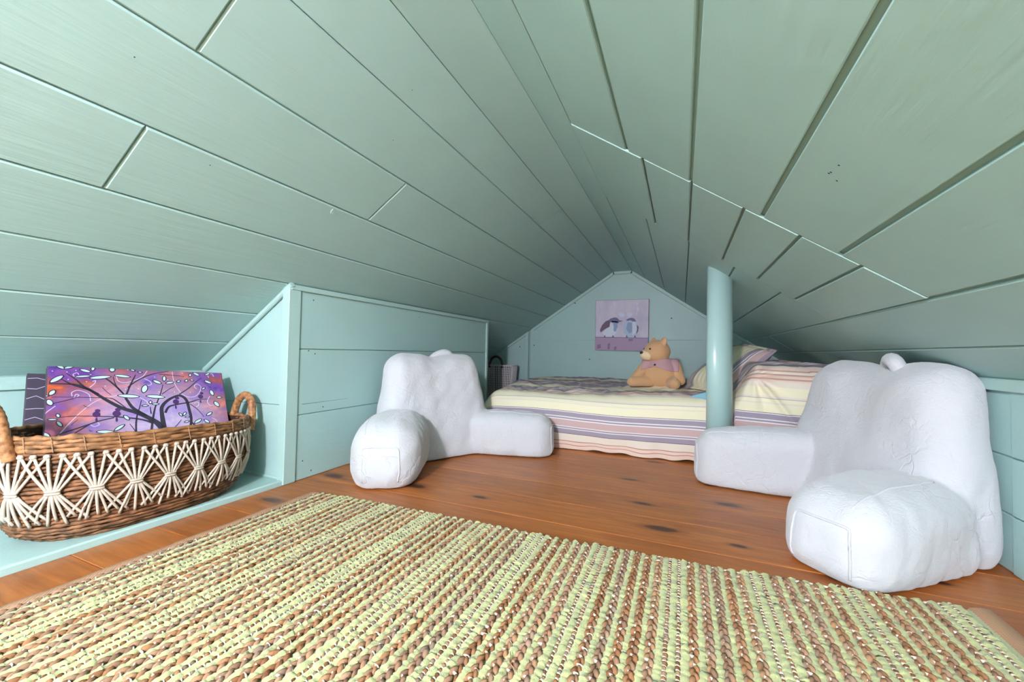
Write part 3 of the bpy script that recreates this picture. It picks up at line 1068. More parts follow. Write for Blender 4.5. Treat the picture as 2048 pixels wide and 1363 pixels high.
d2 = lambda a: (math.cos(math.radians(a)), math.sin(math.radians(a)))
backrest('backrest_pillow', 'white plush backrest pillow with arms leaning on the left green knee wall', (-1.125, 1.715), math.radians(-29), 0.285, 0.110, 0.505, 0.12,
         [dict(end=(-1.008, 1.165), dir=d2(-63), len=0.44, hw=0.128, ht=0.222, rise=0.02, r=0.108),
          dict(end=(-0.60, 1.985), dir=d2(14), len=0.46, hw=0.092, ht=0.200, r=0.078, seam=-0.4)],
         [(-1.22, 1.76, 0.44), (-1.205, 1.80, 0.487), (-1.175, 1.845, 0.505), (-1.155, 1.868, 0.49), (-1.155, 1.862, 0.465), (-1.175, 1.83, 0.452), (-1.21, 1.80, 0.43)],
         0.0075, 31)
backrest('backrest_pillow', 'white plush backrest pillow with arms leaning on the right plank wall beside the rug', (0.553, 1.672), math.radians(199), 0.322, 0.108, 0.515, 0.13,
         [dict(end=(0.05, 1.868), dir=d2(178), len=0.50, hw=0.078, ht=0.210, rise=0.03, r=0.074, seam=0.5),
          dict(end=(0.300, 1.180), dir=d2(222), len=0.44, hw=0.118, ht=0.188, rise=0.015, r=0.088, seam=0.45)],
         [(0.63, 1.73, 0.455), (0.63, 1.715, 0.490), (0.622, 1.68, 0.513), (0.61, 1.63, 0.516), (0.61, 1.60, 0.50), (0.63, 1.60, 0.455)],
         0.0075, 37, tap=0.14)

# ------------------------------------------------------------------ TEDDY BEAR (plain toy bear in a pink vest)
BX, BY = -0.125, 2.72
BZ = bed_top(BX, BY) - 0.004


def ell(X, Y, Z, c, r, ang=0.0, tilt=0.0, az=0.0):
    x, y, z = X - c[0], Y - c[1], Z - c[2]
    ca, sa = math.cos(az), math.sin(az)
    x, y = x * ca + y * sa, -x * sa + y * ca
    ct, st = math.cos(tilt), math.sin(tilt)
    x, z = x * ct + z * st, -x * st + z * ct
    k0 = np.sqrt((x / r[0]) ** 2 + (y / r[1]) ** 2 + (z / r[2]) ** 2)
    k1 = np.sqrt((x / r[0] ** 2) ** 2 + (y / r[1] ** 2) ** 2 + (z / r[2] ** 2) ** 2)
    return k0 * (k0 - 1) / np.maximum(k1, 1e-6)


def capsule(X, Y, Z, a, b, ra, rb):
    a, b = np.array(a), np.array(b)
    ab = b - a
    t = np.clip(((X - a[0]) * ab[0] + (Y - a[1]) * ab[1] + (Z - a[2]) * ab[2]) / np.dot(ab, ab), 0, 1)
    return np.sqrt((X - a[0] - ab[0] * t) ** 2 + (Y - a[1] - ab[1] * t) ** 2 + (Z - a[2] - ab[2] * t) ** 2) - (ra + (rb - ra) * t)


HD = math.radians(217)          # head turned toward the foot of the bed
hx, hy = math.cos(HD), math.sin(HD)
HC = (-0.020, -0.005, 0.222)


def torso(X, Y, Z):
    d = ell(X, Y, Z, (0.005, 0.01, 0.075), (0.108, 0.092, 0.088))
    return smin(d, ell(X, Y, Z, (0.0, 0.012, 0.135), (0.080, 0.068, 0.06)), 0.03)


def bear(X, Y, Z):
    d = torso(X, Y, Z)
    hd = ell(X, Y, Z, HC, (0.079, 0.077, 0.073))
    mz = (HC[0] + hx * 0.066, HC[1] + hy * 0.066, HC[2] - 0.022)
    hd = smin(hd, ell(X, Y, Z, mz, (0.046, 0.042, 0.036), az=HD), 0.02)
    d = smin(d, hd, 0.008)
    for s in (-1, 1):
        ex, ey = HC[0] - hy * 0.055 * s - hx * 0.01, HC[1] + hx * 0.055 * s - hy * 0.01
        d = smin(d, ell(X, Y, Z, (ex, ey, HC[2] + 0.062), (0.013, 0.027, 0.027), az=HD), 0.008)
    d = smin(d, capsule(X, Y, Z, (-0.082, -0.005, 0.135), (-0.155, -0.055, 0.045), 0.036, 0.026), 0.006)
    d = smin(d, capsule(X, Y, Z, (0.082, 0.0, 0.135), (0.118, -0.045, 0.045), 0.038, 0.028), 0.006)
    d = smin(d, capsule(X, Y, Z, (-0.06, -0.03, 0.035), (-0.165, -0.085, 0.028), 0.036, 0.029), 0.006)
    d = smin(d, capsule(X, Y, Z, (0.06, -0.03, 0.035), (0.085, -0.125, 0.030), 0.038, 0.033), 0.006)
    return np.maximum(d + 0.0008 * wob(X, Y, Z, 90, 4), 0.001 - Z)


def vest(X, Y, Z):
    d = np.minimum(torso(X, Y, Z), np.minimum(capsule(X, Y, Z, (-0.082, -0.005, 0.135), (-0.155, -0.055, 0.045), 0.036, 0.026),
                                              capsule(X, Y, Z, (0.082, 0.0, 0.135), (0.118, -0.045, 0.045), 0.038, 0.028)))
    d = smin(d, ell(X, Y, Z, (0, 0.01, 0.165), (0.062, 0.058, 0.02)), 0.012) - 0.0055
    hem = 0.098 + 0.028 * np.clip(1 - np.abs(X + 0.03) / 0.10, 0, 1) * (Y < 0)
    d = np.maximum(d, hem - Z)
    d = np.maximum(d, Z - 0.178)
    return np.maximum(d, np.maximum(X - 0.108 - 0.0 * Z, -0.112 - X))


def muzz(X, Y, Z):
    d = ell(X, Y, Z, (HC[0] + hx * 0.070, HC[1] + hy * 0.070, HC[2] - 0.024), (0.0455, 0.041, 0.034), az=HD) - 0.0012
    return np.maximum(d, -(bear(X, Y, Z) + 0.004))


bear_root = empty('teddy_bear', (BX, BY, BZ), 'tan plush teddy bear in a pink vest sitting on the striped bed', 'teddy bear')
Vm, Fm = surface_nets(bear, (-0.25, -0.19, -0.01), (0.2, 0.14, 0.33), 0.0042)
mk('bear_body', Vm, Fm, 'bear_plush', bear_root, smooth=True)
Vm, Fm = surface_nets(vest, (-0.2, -0.15, 0.05), (0.2, 0.14, 0.22), 0.0036)
vs_ = mk('vest', Vm, Fm, 'bear_vest', bear_root, smooth=True)


def surf(fn, p, d):
    p = np.array(p, float); d = np.array(d, float); d /= np.linalg.norm(d)
    p = p + d * 0.3
    for _ in range(80):
        p = p - d * fn(*[np.array(q) for q in p]) * 0.9
    return p


def facept(side, up, fwd=1.0):
    d = np.array((hx * fwd - hy * side, hy * fwd + hx * side, up))
    return surf(bear, HC, d)


for s in (-1, 1):
    p = facept(0.42 * s, 0.20)
    Vv_, Ff_ = ellipsoid_geo(p, (0.0065, 0.0065, 0.0065), 10, 6)
    mk('eye', Vv_, Ff_, 'bead_black', bear_root, smooth=True)
p = np.array((HC[0] + hx * 0.112, HC[1] + hy * 0.112, HC[2] - 0.010))
Vv_, Ff_ = ellipsoid_geo(p, (0.010, 0.014, 0.009), 12, 8, M=[[hx, -hy, 0], [hy, hx, 0], [0, 0, 1]])
Vm2, Fm2 = surface_nets(muzz, (-0.2, -0.19, 0.1), (0.1, 0.1, 0.3), 0.004)
mk('muzzle', Vm2, Fm2, 'bear_muzzle', bear_root, smooth=True)
mk('nose', Vv_, Ff_, 'bead_black', bear_root, smooth=True)
p = surf(vest, (-0.03, 0.0, 0.138), (0.0, -1, 0))
Vv_, Ff_ = ellipsoid_geo(p, (0.007, 0.005, 0.007), 10, 6)
mk('button', Vv_, Ff_, 'bead_black', vs_, smooth=True)

# ------------------------------------------------------------------ BIG SEAGRASS BASKET
bcx, bcy, ba, bb, byaw, bH, bsc, bn = -1.560, 0.725, 0.303, 0.184, 0.042, 0.262, 0.86, 2.2
BZ0 = 0.0145


def bring(t, th, off=0.0):
    s = bsc + (1 - bsc) * np.clip(t / 0.45, 0, 1) ** 0.6
    s = np.where(t < 0.1, s * (0.93 + 0.7 * np.clip(t, 0, .1)), s)
    e = 2 / bn
    c_, s_ = np.cos(th), np.sin(th)
    u = (ba * s + off) * np.sign(c_) * np.abs(c_) ** e
    v = (bb * s + off) * np.sign(s_) * np.abs(s_) ** e
    return np.stack([bcx + v * math.cos(byaw) - u * math.sin(byaw), bcy + u * math.cos(byaw) + v * math.sin(byaw), BZ0 + t * bH + 0 * u - 0.05 * u * t], -1)


basket = empty('storage_basket', (bcx, bcy, BZ0), 'oval brown woven seagrass basket with white macrame cord and two loop handles', 'basket')
BO = np.array((bcx, bcy, BZ0))
tubes, tcol = [], []
nco = 27
for i in range(nco):
    t = (i + 0.5) / nco
    r = 0.0052
    if i >= nco - 4: r = 0.0064
    nseg = 230
    th = np.linspace(0, 2 * np.pi, nseg, endpoint=False)
    jt = 0.0011 * np.sin(th * random.randint(5, 9) + random.uniform(0, 6)) + 0.0009 * np.sin(th * random.randint(14, 22))
    P = bring(np.full(nseg, t), th, -r + (0.003 if i >= nco - 4 else 0))
    P[:, 2] += jt
    rr = r * (1 + 0.18 * np.sin(th * random.randint(11, 19) + random.uniform(0, 6)))
    Vt, Ft = tube_geo(P, rr, 7, closed=True, twist=(2, th * 46 + random.uniform(0, 6), 0.26))
    tubes.append((Vt, Ft))
    bse = np.array(g((150, 102, 68))) if i < nco - 4 else np.array(g((176, 124, 82)))
    va = 0.62 + 0.38 * np.sin(th * random.randint(20, 36) + random.uniform(0, 6)) * np.sin(th * random.randint(3, 7)) + rng.normal(size=nseg) * 0.12
    cc = bse[None, :] * np.clip(va, 0.35, 1.5)[:, None]
    tcol.append(np.repeat(cc, 7, axis=0))
Vt, Ft = joinq(tubes)
o = adopt(mk('woven_body', Vt, Ft, 'seagrass', smooth=True, cols=np.vstack(tcol)), basket)
# solid lining behind the coils and basket bottom
th = np.linspace(0, 2 * np.pi, 80, endpoint=False)
rings = [bring(np.full(80, t), th, -0.0095) for t in (0.01, 0.1, 0.25, 0.45, 0.7, 0.97)]
V = np.vstack(rings)
F = [tuple(range(80))] + [(a * 80 + i, a * 80 + (i + 1) % 80, (a + 1) * 80 + (i + 1) % 80, (a + 1) * 80 + i) for a in range(5) for i in range(80)]
adopt(mk('lining', V, F, 'dark_rattan', cols=None), basket)
# light stitching ties on the rim
for k in range(26):
    t0 = 2 * np.pi * k / 26 + 0.07
    P = [bring(np.array(t), np.array(t0 + 0.006 * j), 0.0045)for j, t in enumerate((0.855, 0.89, 0.93, 0.97, 0.995))]
    Vs, Fs = tube_geo(P, 0.0009, 5, up=(1, 0, 0.2))
    adopt(mk('rim_stitch', Vs, Fs, 'jute_tape'), basket)
# handles
for s in (0, 1):
    th0 = 0.0 + 0.06 if s == 0 else np.pi
    e0 = bring(np.array(0.9), np.array(th0), 0.004); dirv = np.array((-math.sin(byaw), math.cos(byaw), 0)) * (1 if s == 0 else -1)
    side = np.array((math.cos(byaw), math.sin(byaw), 0))
    ctrl = [e0 - side * 0.060 - dirv * 0.012 + (0, 0, -0.03), e0 - side * 0.052 + (0, 0, 0.02), e0 - side * 0.034 + dirv * 0.006 + (0, 0, 0.075), e0 + dirv * 0.008 + (0, 0, 0.098),
            e0 + side * 0.034 + dirv * 0.006 + (0, 0, 0.075), e0 + side * 0.05 + (0, 0, 0.02), e0 + side * 0.056 - dirv * 0.010 + (0, 0, -0.03)]
    P = smooth_path(ctrl, 90)
    q = np.arange(90)
    Vs, Fs = tube_geo(P, 0.0125 * (1 + 0.10 * np.abs(np.sin(q * np.pi / 4.5))), 10, up=(0, 1, 0.1))
    adopt(mk('loop_handle', Vs, Fs, 'wrapped_handle', smooth=True), basket)

# macrame: bundles of cord tied in the middle
thd = np.linspace(0, 2 * np.pi, 2000)
pp = bring(np.full(2000, 0.5), thd)
al = np.concatenate([[0], np.cumsum(np.linalg.norm(np.diff(pp, axis=0), axis=1))])
PER = al[-1]
def th_at(a): return np.interp(np.mod(a, PER), al, thd)
NB = 21
sp = PER / NB
tT, tM, tB = 0.81, 0.50, 0.20
for k in range(NB):
    a0 = (k + 0.65) * sp
    parts = []
    knot_p = None
    for j in range(6):
        off = (j - 2.5) / 2.5
        ax_ = a0 + off * sp * 0.80
        kx = a0 + off * 0.008
        ts = np.linspace(0, 1, 9)
        P = np.array([bring(np.array(tT + (tM - tT) * q), np.array(th_at(ax_ + (kx - ax_) * q)), 0.0035 + 0.003 * math.sin(q * np.pi) * (j % 2) + 0.002 * q) for q in ts])
        parts.append(tube_geo(P, 0.0033, 6, up=(0.3, 0.2, 1)))
        # lark's head at the top
        c_ = bring(np.array(tT + 0.012), np.array(th_at(ax_)), 0.0045)
        parts.append(ellipsoid_geo(c_, (0.0045, 0.0055, 0.0058), 8, 5))
    for j in range(7):
        off = (j - 3) / 3 + random.uniform(-0.08, 0.08)
        ax_ = a0 + off * sp * 0.78
        kx = a0 + off * 0.007
        tend = tB + random.uniform(-0.025, 0.035) + 0.03 * abs(off)
        P = np.array([bring(np.array(tM + (tend - tM) * q), np.array(th_at(kx + (ax_ - kx) * q)), 0.005 + 0.003 * math.sin(q * np.pi) * (j % 2) - 0.002 * q) for q in np.linspace(0, 1, 9)])
        parts.append(tube_geo(P, 0.0033, 6, up=(0.3, 0.2, 1)))
    Vs, Fs = join(parts)
    bo = adopt(mk('macrame_bundle', Vs, Fs, 'cotton_cord', smooth=True), basket)
    kp = [bring(np.array(tM + dz), np.array(th_at(a0 + 0.0125 * math.cos(q))), 0.0055 + 0.004 * math.sin(q)) for dz in (-0.012, 0.012) for q in np.linspace(0.1, np.pi - 0.1, 8)]
    Vs, Fs = join([tube_geo(kp[:8], 0.0034, 6, up=(0, 0, 1)), tube_geo(kp[8:], 0.0034, 6, up=(0, 0, 1))])
    ko = mk('knot', Vs, Fs, 'cotton_cord', smooth=True)
    ko.parent = bo
# ------------------------------------------------------------------ CANVASES IN THE BASKET


class Canvas:
    def __init__(self, name, TL, TR, down, H, th, mats, label, cat):
        TL, TR = np.array(TL, float), np.array(TR, float)
        self.u = TR - TL; self.W = np.linalg.norm(self.u); self.u /= self.W
        d = np.array(down, float); d -= self.u * np.dot(d, self.u); self.d = d / np.linalg.norm(d)
        self.n = np.cross(self.d, self.u)          # toward the viewer
        if np.dot(self.n, CAM - TL) < 0: self.n = -self.n
        self.TL, self.H, self.th = TL, H, th
        self.base = TL + self.u * self.W / 2 + self.d * H
        self.root = empty(name, self.base, label, cat)
        ch = 0.002
        P0 = TL + self.d * H
        V, F = plank_geo(P0, self.u, -self.d, self.n, self.W, H, th, ch)
        self.body = mk('canvas', V - self.base, F, mats, self.root)
        if len(mats) > 1:
            for i, p in enumerate(self.body.data.polygons):
                p.material_index = 0 if i == 1 else 1
        self.k = 0

    def pt(self, px, py):
        p = hit(px, py, self.TL, self.n)
        q = p - self.TL
        return np.dot(q, self.u), np.dot(q, self.d)

    def w(self, a, b, lay): return self.TL + self.u * a + self.d * b + self.n * (0.0004 + 0.00025 * lay) - self.base

    def clip(self, a, b): return min(max(a, 0.001), self.W - 0.001), min(max(b, 0.001), self.H)

    def add(self, name, polys, mat, lay):
        V, F = [], []
        for poly in polys:
            o_ = len(V)
            V += [self.w(*self.clip(a, b), lay) for a, b in poly]
            F.append(tuple(range(o_, o_ + len(poly))))
        V = np.array(V)
        nf = []
        for f in F:
            p = V[list(f)]
            nn = np.zeros(3)
            for i in range(1, len(f) - 1): nn += np.cross(p[i] - p[0], p[i + 1] - p[0])
            nf.append(f if np.dot(nn, self.n) > 0 else f[::-1])
        return mk(name, V, nf, mat, self.root)

    def stroke(self, pts, n=None):
        """polyline (px,py,width px) -> quads"""
        P = np.array([(*self.pt(x, y), w_) for x, y, w_ in pts])
        P = smooth_path(P, n or max(8, len(P) * 5))
        T = np.gradient(P[:, :2], axis=0); T /= np.linalg.norm(T, axis=1)[:, None] + 1e-9
        Nn = np.stack([-T[:, 1], T[:, 0]], -1) * (P[:, 2:3] / 2)
        L_, R_ = P[:, :2] + Nn, P[:, :2] - Nn
        return [[tuple(L_[i]), tuple(R_[i]), tuple(R_[i + 1]), tuple(L_[i + 1])] for i in range(len(P) - 1)]


tree = Canvas('canvas_painting', (-1.795, 0.583, 0.450), (-1.70, 1.035, 0.414), (0.54, -0.22, -0.82), 0.40, 0.020, ['sunset_ground', 'canvas_edge'],
              'purple and orange canvas painting of a dark tree with perched birds standing in the basket', 'painting')
CP = lambda x, y: (60 + x * 0.1953, 710 + y * 0.1953)
mpp = tree.W / (443 - 95) * 0.1953       # metres per crop pixel on the canvas
BR = [[(1372, 1000, 70), (1370, 800, 58), (1330, 720, 60), (1250, 660, 50), (1100, 590, 44), (950, 545, 38), (800, 470, 32), (700, 410, 28), (600, 350, 24), (480, 305, 18), (380, 295, 14), (190, 293, 6)],
      [(700, 400, 22), (560, 330, 20), (470, 250, 12), (370, 185, 5)], [(620, 360, 18), (430, 300, 16), (320, 245, 7)],
      [(1385, 1000, 60), (1380, 800, 50), (1365, 700, 45), (1350, 600, 38), (1350, 530, 34), (1400, 470, 30), (1480, 425, 26), (1540, 415, 28), (1600, 460, 30), (1630, 560, 28), (1650, 650, 26), (1640, 740, 24), (1600, 830, 22)],
      [(1385, 590, 24), (1420, 530, 20), (1500, 505, 15), (1640, 480, 12), (1720, 455, 8), (1820, 450, 5)],
      [(1190, 620, 30), (1060, 545, 30), (1000, 470, 24), (980, 430, 20), (1000, 370, 16), (1030, 300, 14), (1080, 200, 6)],
      [(960, 400, 16), (880, 320, 16), (800, 255, 14), (740, 225, 7)], [(950, 390, 10), (880, 310, 8), (850, 220, 4)],
      [(1000, 330, 10), (1090, 265, 10), (1200, 210, 9), (1320, 180, 6), (1420, 165, 4)], [(1320, 195, 6), (1500, 210, 6), (1580, 220, 3)],
      [(1250, 690, 24), (1150, 660, 18), (1000, 640, 14), (850, 630, 10), (640, 625, 8), (420, 625, 6), (290, 640, 4)],
      [(860, 640, 10), (720, 670, 10), (600, 710, 12), (480, 750, 10), (350, 790, 8), (250, 830, 5)], [(600, 715, 10), (470, 790, 8), (360, 870, 6)],
      [(1100, 900, 16), (1090, 820, 14), (1085, 700, 14), (1100, 600, 12), (1120, 540, 8), (1140, 460, 5)],
      [(1235, 900, 24), (1240, 800, 22), (1260, 640, 18), (1280, 540, 14), (1310, 460, 10), (1340, 380, 8), (1360, 300, 4)], [(1240, 600, 12), (1230, 530, 5)],
      [(1530, 400, 12), (1620, 340, 10), (1690, 280, 8), (1750, 235, 5)], [(1350, 400, 8), (1420, 350, 6), (1480, 320, 4)],
      [(980, 540, 8), (900, 480, 10), (820, 440, 8), (650, 435, 6), (450, 430, 5), (220, 430, 4)], [(460, 440, 6), (340, 470, 5), (230, 495, 4), (100, 525, 3)],
      [(1640, 500, 8), (1720, 560, 6), (1780, 630, 4)], [(1660, 690, 14), (1740, 770, 20), (1790, 850, 22)], [(1430, 790, 6), (1500, 720, 6), (1550, 660, 4)], [(1090, 790, 8), (1050, 740, 6), (1020, 700, 3)],
      [(545, 510, 4), (575, 530, 4), (605, 530, 3)], [(740, 330, 4), (780, 370, 4), (830, 410, 4)], [(420, 720, 4), (450, 690, 4), (490, 660, 3)], [(605, 765, 4), (620, 780, 4), (640, 775, 3)], [(980, 775, 4), (995, 790, 4), (1012, 780, 3)]]
for br in BR:
    tree.add('branch', tree.stroke([(*CP(x, y), (w_ * 1.12 + 1.5) * mpp) for x, y, w_ in br]), 'tree_ink', 2)
SW = [[(1455, 170), (1480, 290), (1560, 400), (1650, 430), (1720, 400), (1750, 330), (1710, 295), (1680, 320), (1705, 345)], [(430, 420), (430, 380), (500, 360), (600, 400), (620, 470)],
      [(240, 880), (400, 700), (560, 550), (700, 460), (900, 410)], [(880, 200), (900, 260), (960, 280), (1050, 265), (1150, 220), (1200, 160)], [(1120, 430), (1190, 470), (1220, 510)],
      [(260, 520), (150, 600), (80, 690), (75, 760), (150, 850)], [(1790, 650), (1780, 720), (1830, 760), (1900, 730), (1910, 670), (1860, 640)], [(1840, 420), (1815, 470), (1840, 510), (1880, 510)],
      [(610, 330), (660, 290), (670, 260), (640, 270)], [(470, 230), (440, 200), (480, 180), (500, 200)], [(1170, 240), (1230, 270), (1240, 300), (1200, 310)], [(1830, 230), (1820, 200), (1860, 190), (1880, 220)],
      [(640, 690), (620, 710), (660, 730), (710, 710), (690, 690)], [(1680, 490), (1720, 480), (1725, 510), (1700, 530)], [(450, 440), (470, 400), (500, 410), (480, 425)]]
for sw in SW:
    tree.add('swirl', tree.stroke([(*CP(x, y), 8 * mpp) for x, y in sw], 30), 'swirl_paint', 1)
DOTS = [(228, 163), (470, 155), (378, 172), (390, 248), (578, 272), (770, 317), (1108, 345), (978, 350), (1480, 377), (1320, 375), (1275, 225), (1560, 185), (1860, 720), (1000, 90 + 60), (620, 200), (1410, 250), (1640, 380)]
dp = []
for x, y in DOTS:
    a, b = tree.pt(*CP(x, y))
    dp.append([(a + 6 * mpp * math.cos(t), b + 6 * mpp * math.sin(t)) for t in np.linspace(0, 2 * np.pi, 8, endpoint=False)])
so = tree.add('star_dots', dp, 'leaf_paint', 1)
so['kind'] = 'stuff'
LV = [(305, 118, 90, 34, 40), (400, 125, 90, 28, -25), (272, 245, 140, 46, -45), (565, 160, 95, 34, 20), (643, 140, 55, 30, -80), (840, 150, 60, 50, -80), (540, 218, 130, 26, -8), (720, 228, 190, 42, -10),
      (945, 215, 150, 36, 8), (1050, 155, 45, 22, 20), (1125, 175, 40, 20, 10), (1300, 275, 95, 38, 30), (1373, 240, 80, 34, -85), (1430, 282, 90, 30, -15), (1172, 345, 120, 55, -75), (1010, 420, 205, 46, 5),
      (1285, 425, 190, 46, 6), (1520, 268, 45, 24, -30), (1600, 262, 42, 28, -60), (1655, 255, 40, 20, 20), (1638, 205, 46, 26, -75), (1700, 195, 85, 36, 35), (1815, 195, 70, 26, -30), (1820, 275, 90, 34, 30),
      (1860, 385, 90, 44, 75), (1935, 432, 60, 28, 0), (1910, 500, 95, 50, 60), (1775, 342, 50, 22, -40), (1835, 600, 80, 34, -35), (1720, 675, 100, 36, -35), (1810, 675, 75, 36, 45), (1690, 745, 60, 26, 80),
      (225, 385, 75, 40, -60), (145, 418, 60, 24, 0), (200, 485, 80, 46, 70), (285, 620, 45, 26, 70), (228, 660, 70, 20, 0), (300, 705, 75, 30, 60), (168, 820, 75, 36, 55), (130, 890, 90, 26, -25),
      (915, 742, 115, 34, -40), (770, 785, 145, 40, 5), (988, 640, 75, 36, 55), (1232, 482, 40, 28, -80), (1285, 500, 65, 24, 0), (1178, 517, 60, 20, 0), (1542, 608, 55, 24, 60), (1582, 600, 55, 26, -60),
      (1610, 633, 45, 16, 0), (1605, 680, 50, 22, -15), (1520, 768, 32, 22, 30), (1570, 760, 60, 26, -45)]


def leaf_poly(x, y, L_, W_, an, grow):
    a0, b0 = tree.pt(*CP(x, y))
    out = []
    ca, sa = math.cos(math.radians(an)), math.sin(math.radians(an))
    for t in np.linspace(0, 2 * np.pi, 16, endpoint=False):
        ex = math.cos(t); ey = math.sin(t) * (abs(math.sin(t)) ** 0.35)
        p, q = (L_ / 2 + grow * 1.4) * ex * mpp, (W_ / 2 + grow) * ey * mpp
        out.append((a0 + p * ca - q * sa, b0 + p * sa + q * ca))
    return out


for lf in LV:
    lo_ = tree.add('leaf', [leaf_poly(*lf, 7.0)], 'tree_ink', 3)
    li = tree.add('leaf_fill', [leaf_poly(*lf, -2.5)], 'leaf_paint', 4)
    li.parent = lo_
for (x, y, s) in ((678, 608, 1), (885, 600, 1.1), (1492, 478, 1), (1745, 425, 0.9)):
    polys = []
    for (dx, dy, rx, ry) in ((0, 0, 34, 38), (12, -38, 24, 22), (0, 55, 9, 30)):
        a, b = tree.pt(*CP(x + dx * s, y + dy * s))
        polys.append([(a + rx * s * mpp * math.cos(t), b + ry * s * mpp * math.sin(t)) for t in np.linspace(0, 2 * np.pi, 14, endpoint=False)])
    tree.add('painted_bird', polys, 'bird_ink', 5)

c2 = Canvas('canvas_painting', (-1.828, 0.553, 0.428), (-1.74, 0.985, 0.392), (0.54, -0.22, -0.82), 0.38, 0.018, ['canvas_dark'],
            'dark edged canvas standing behind the tree painting in the basket', 'painting')
for k in range(9):
    b = 0.02 + 0.035 * k
    st = [(0.001, b, 0.002), (0.02, b + random.uniform(-0.012, 0.012), 0.002), (0.045, b + random.uniform(-0.02, 0.01), 0.0016)]
    P = np.array(st)
    c2.add('brush_mark', [[(P[i, 0], P[i, 1] - 0.001), (P[i + 1, 0], P[i + 1, 1] - 0.001), (P[i + 1, 0], P[i + 1, 1] + 0.0008), (P[i, 0], P[i, 1] + 0.0008)] for i in range(2)], 'swirl_paint', 1)

# ------------------------------------------------------------------ BIRD PICTURE ON THE GABLE
bird = Canvas('canvas_picture', (-0.752, YG - 0.030, 1.020), (-0.275, YG - 0.030, 1.018), (-0.02, 0, -1), 0.468, 0.028, ['lavender_ground', 'canvas_edge'],
              'square lavender picture of two small blue birds hung on the far gable wall', 'picture')
BP = lambda x, y: (1180 + x * 0.09168, 590 + y * 0.0917)


def bpoly(pts): return [bird.pt(*BP(x, y)) for x, y in pts]
def bell(x, y, rx, ry, n=18): return bpoly([(x + rx * math.cos(t), y + ry * math.sin(t)) for t in np.linspace(0, 2 * np.pi, n, endpoint=False)])


bird.add('lower_band', [bpoly([(100, 922), (1270, 938), (1270, 1300), (80, 1300)])], 'mauve_band', 1)
for pl in ([(160, 1080), (230, 1060), (240, 1150), (150, 1170)], [(385, 1050), (440, 1050), (430, 1180), (380, 1180)], [(530, 1120), (590, 1120), (560, 1200), (520, 1190)], [(840, 950), (940, 950), (930, 1000), (840, 1000)]):
    bird.add('dark_dab', [bpoly(pl)], 'mauve_dark', 2)
bird.add('perch_line', [bpoly([(105, 908), (1270, 928), (1270, 940), (105, 922)])], 'bird_dark', 2)
for x, y, rx, ry in ((1030, 190, 26, 36), (1045, 300, 26, 50), (1015, 410, 18, 22), (690, 430, 60, 45), (860, 425, 62, 45), (540, 190, 20, 50)):
    bird.add('pale_dab', [bell(x, y, rx, ry)], 'pale_dab', 1)
bird.add('bird_head', [bell(560, 565, 72, 78)], 'bird_blue', 3)
bird.add('bird_body', [bpoly([(400, 545), (560, 545), (612, 600), (608, 700), (585, 800), (520, 890), (340, 908), (268, 830), (330, 750)])], 'bird_light', 3)
bird.add('bird_breast', [bpoly([(470, 560), (600, 570), (606, 690), (560, 800), (520, 780), (480, 640)])], 'bird_blue', 4)
bird.add('bird_breast', [bpoly([(440, 640), (500, 600), (520, 700), (500, 850), (400, 860)])], 'bird_light', 5)
bird.add('bird_wing', [bpoly([(225, 805), (220, 750), (262, 655), (340, 570), (405, 545), (440, 600), (425, 690), (360, 722), (300, 758), (240, 808)])], 'bird_wing', 5)
bird.add('bird_head', [bpoly([(400, 548), (450, 508), (540, 482), (600, 498), (636, 545), (720, 562), (640, 584), (600, 604), (540, 592), (470, 588), (420, 600)])], 'bird_dark', 4)
bird.add('bird_wing', [bpoly([(1020, 640), (1062, 690), (1050, 790), (1005, 850), (1030, 740)])], 'bird_wing', 5)
bird.add('bird_body', [bell(888, 718, 160, 202, 28)], 'bird_body', 4)
bird.add('bird_breast', [bpoly([(820, 590), (915, 600), (920, 800), (850, 830), (790, 740)])], 'bird_blue', 5)
bird.add('bird_breast', [bpoly([(930, 585), (1000, 590), (1020, 700), (1000, 820), (930, 880)])], 'bird_light', 5)
bird.add('bird_head', [bpoly([(782, 540), (850, 502), (915, 490), (975, 515), (1010, 572), (930, 572), (880, 545), (820, 560)])], 'bird_dark', 6)
for x in (320, 500, 800, 980):
    bird.add('bird_foot', [bpoly([(x - 22, 922), (x - 4, 870), (x + 6, 870), (x + 28, 922)])], 'bird_dark', 6)

# ------------------------------------------------------------------ SMALL BASKET IN THE FAR NOOK
sb = empty('wicker_basket', (-1.64, 3.60, 0.0), 'small white wicker basket with dark arched handle in the far nook', 'basket')


def sring(z, n=64, off=0.0):
    f = 0.82 + 0.18 * z / 0.385
    th = np.linspace(0, 2 * np.pi, n, endpoint=False)
    e = 2 / 5.0
    thf = np.linspace(0, 2 * np.pi, 721)
    def xy(t): return np.stack([(0.148 + off) * f * np.sign(np.cos(t)) * np.abs(np.cos(t)) ** e, (0.10 + off) * f * np.sign(np.sin(t)) * np.abs(np.sin(t)) ** e], -1)
    ar = np.concatenate([[0], np.cumsum(np.linalg.norm(np.diff(xy(thf), axis=0), axis=1))])
    th = np.interp(np.linspace(0, ar[-1], n, endpoint=False), ar, thf)
    return np.stack([(0.148 + off) * f * np.sign(np.cos(th)) * np.abs(np.cos(th)) ** e, (0.10 + off) * f * np.sign(np.sin(th)) * np.abs(np.sin(th)) ** e, np.full(n, z)], -1)


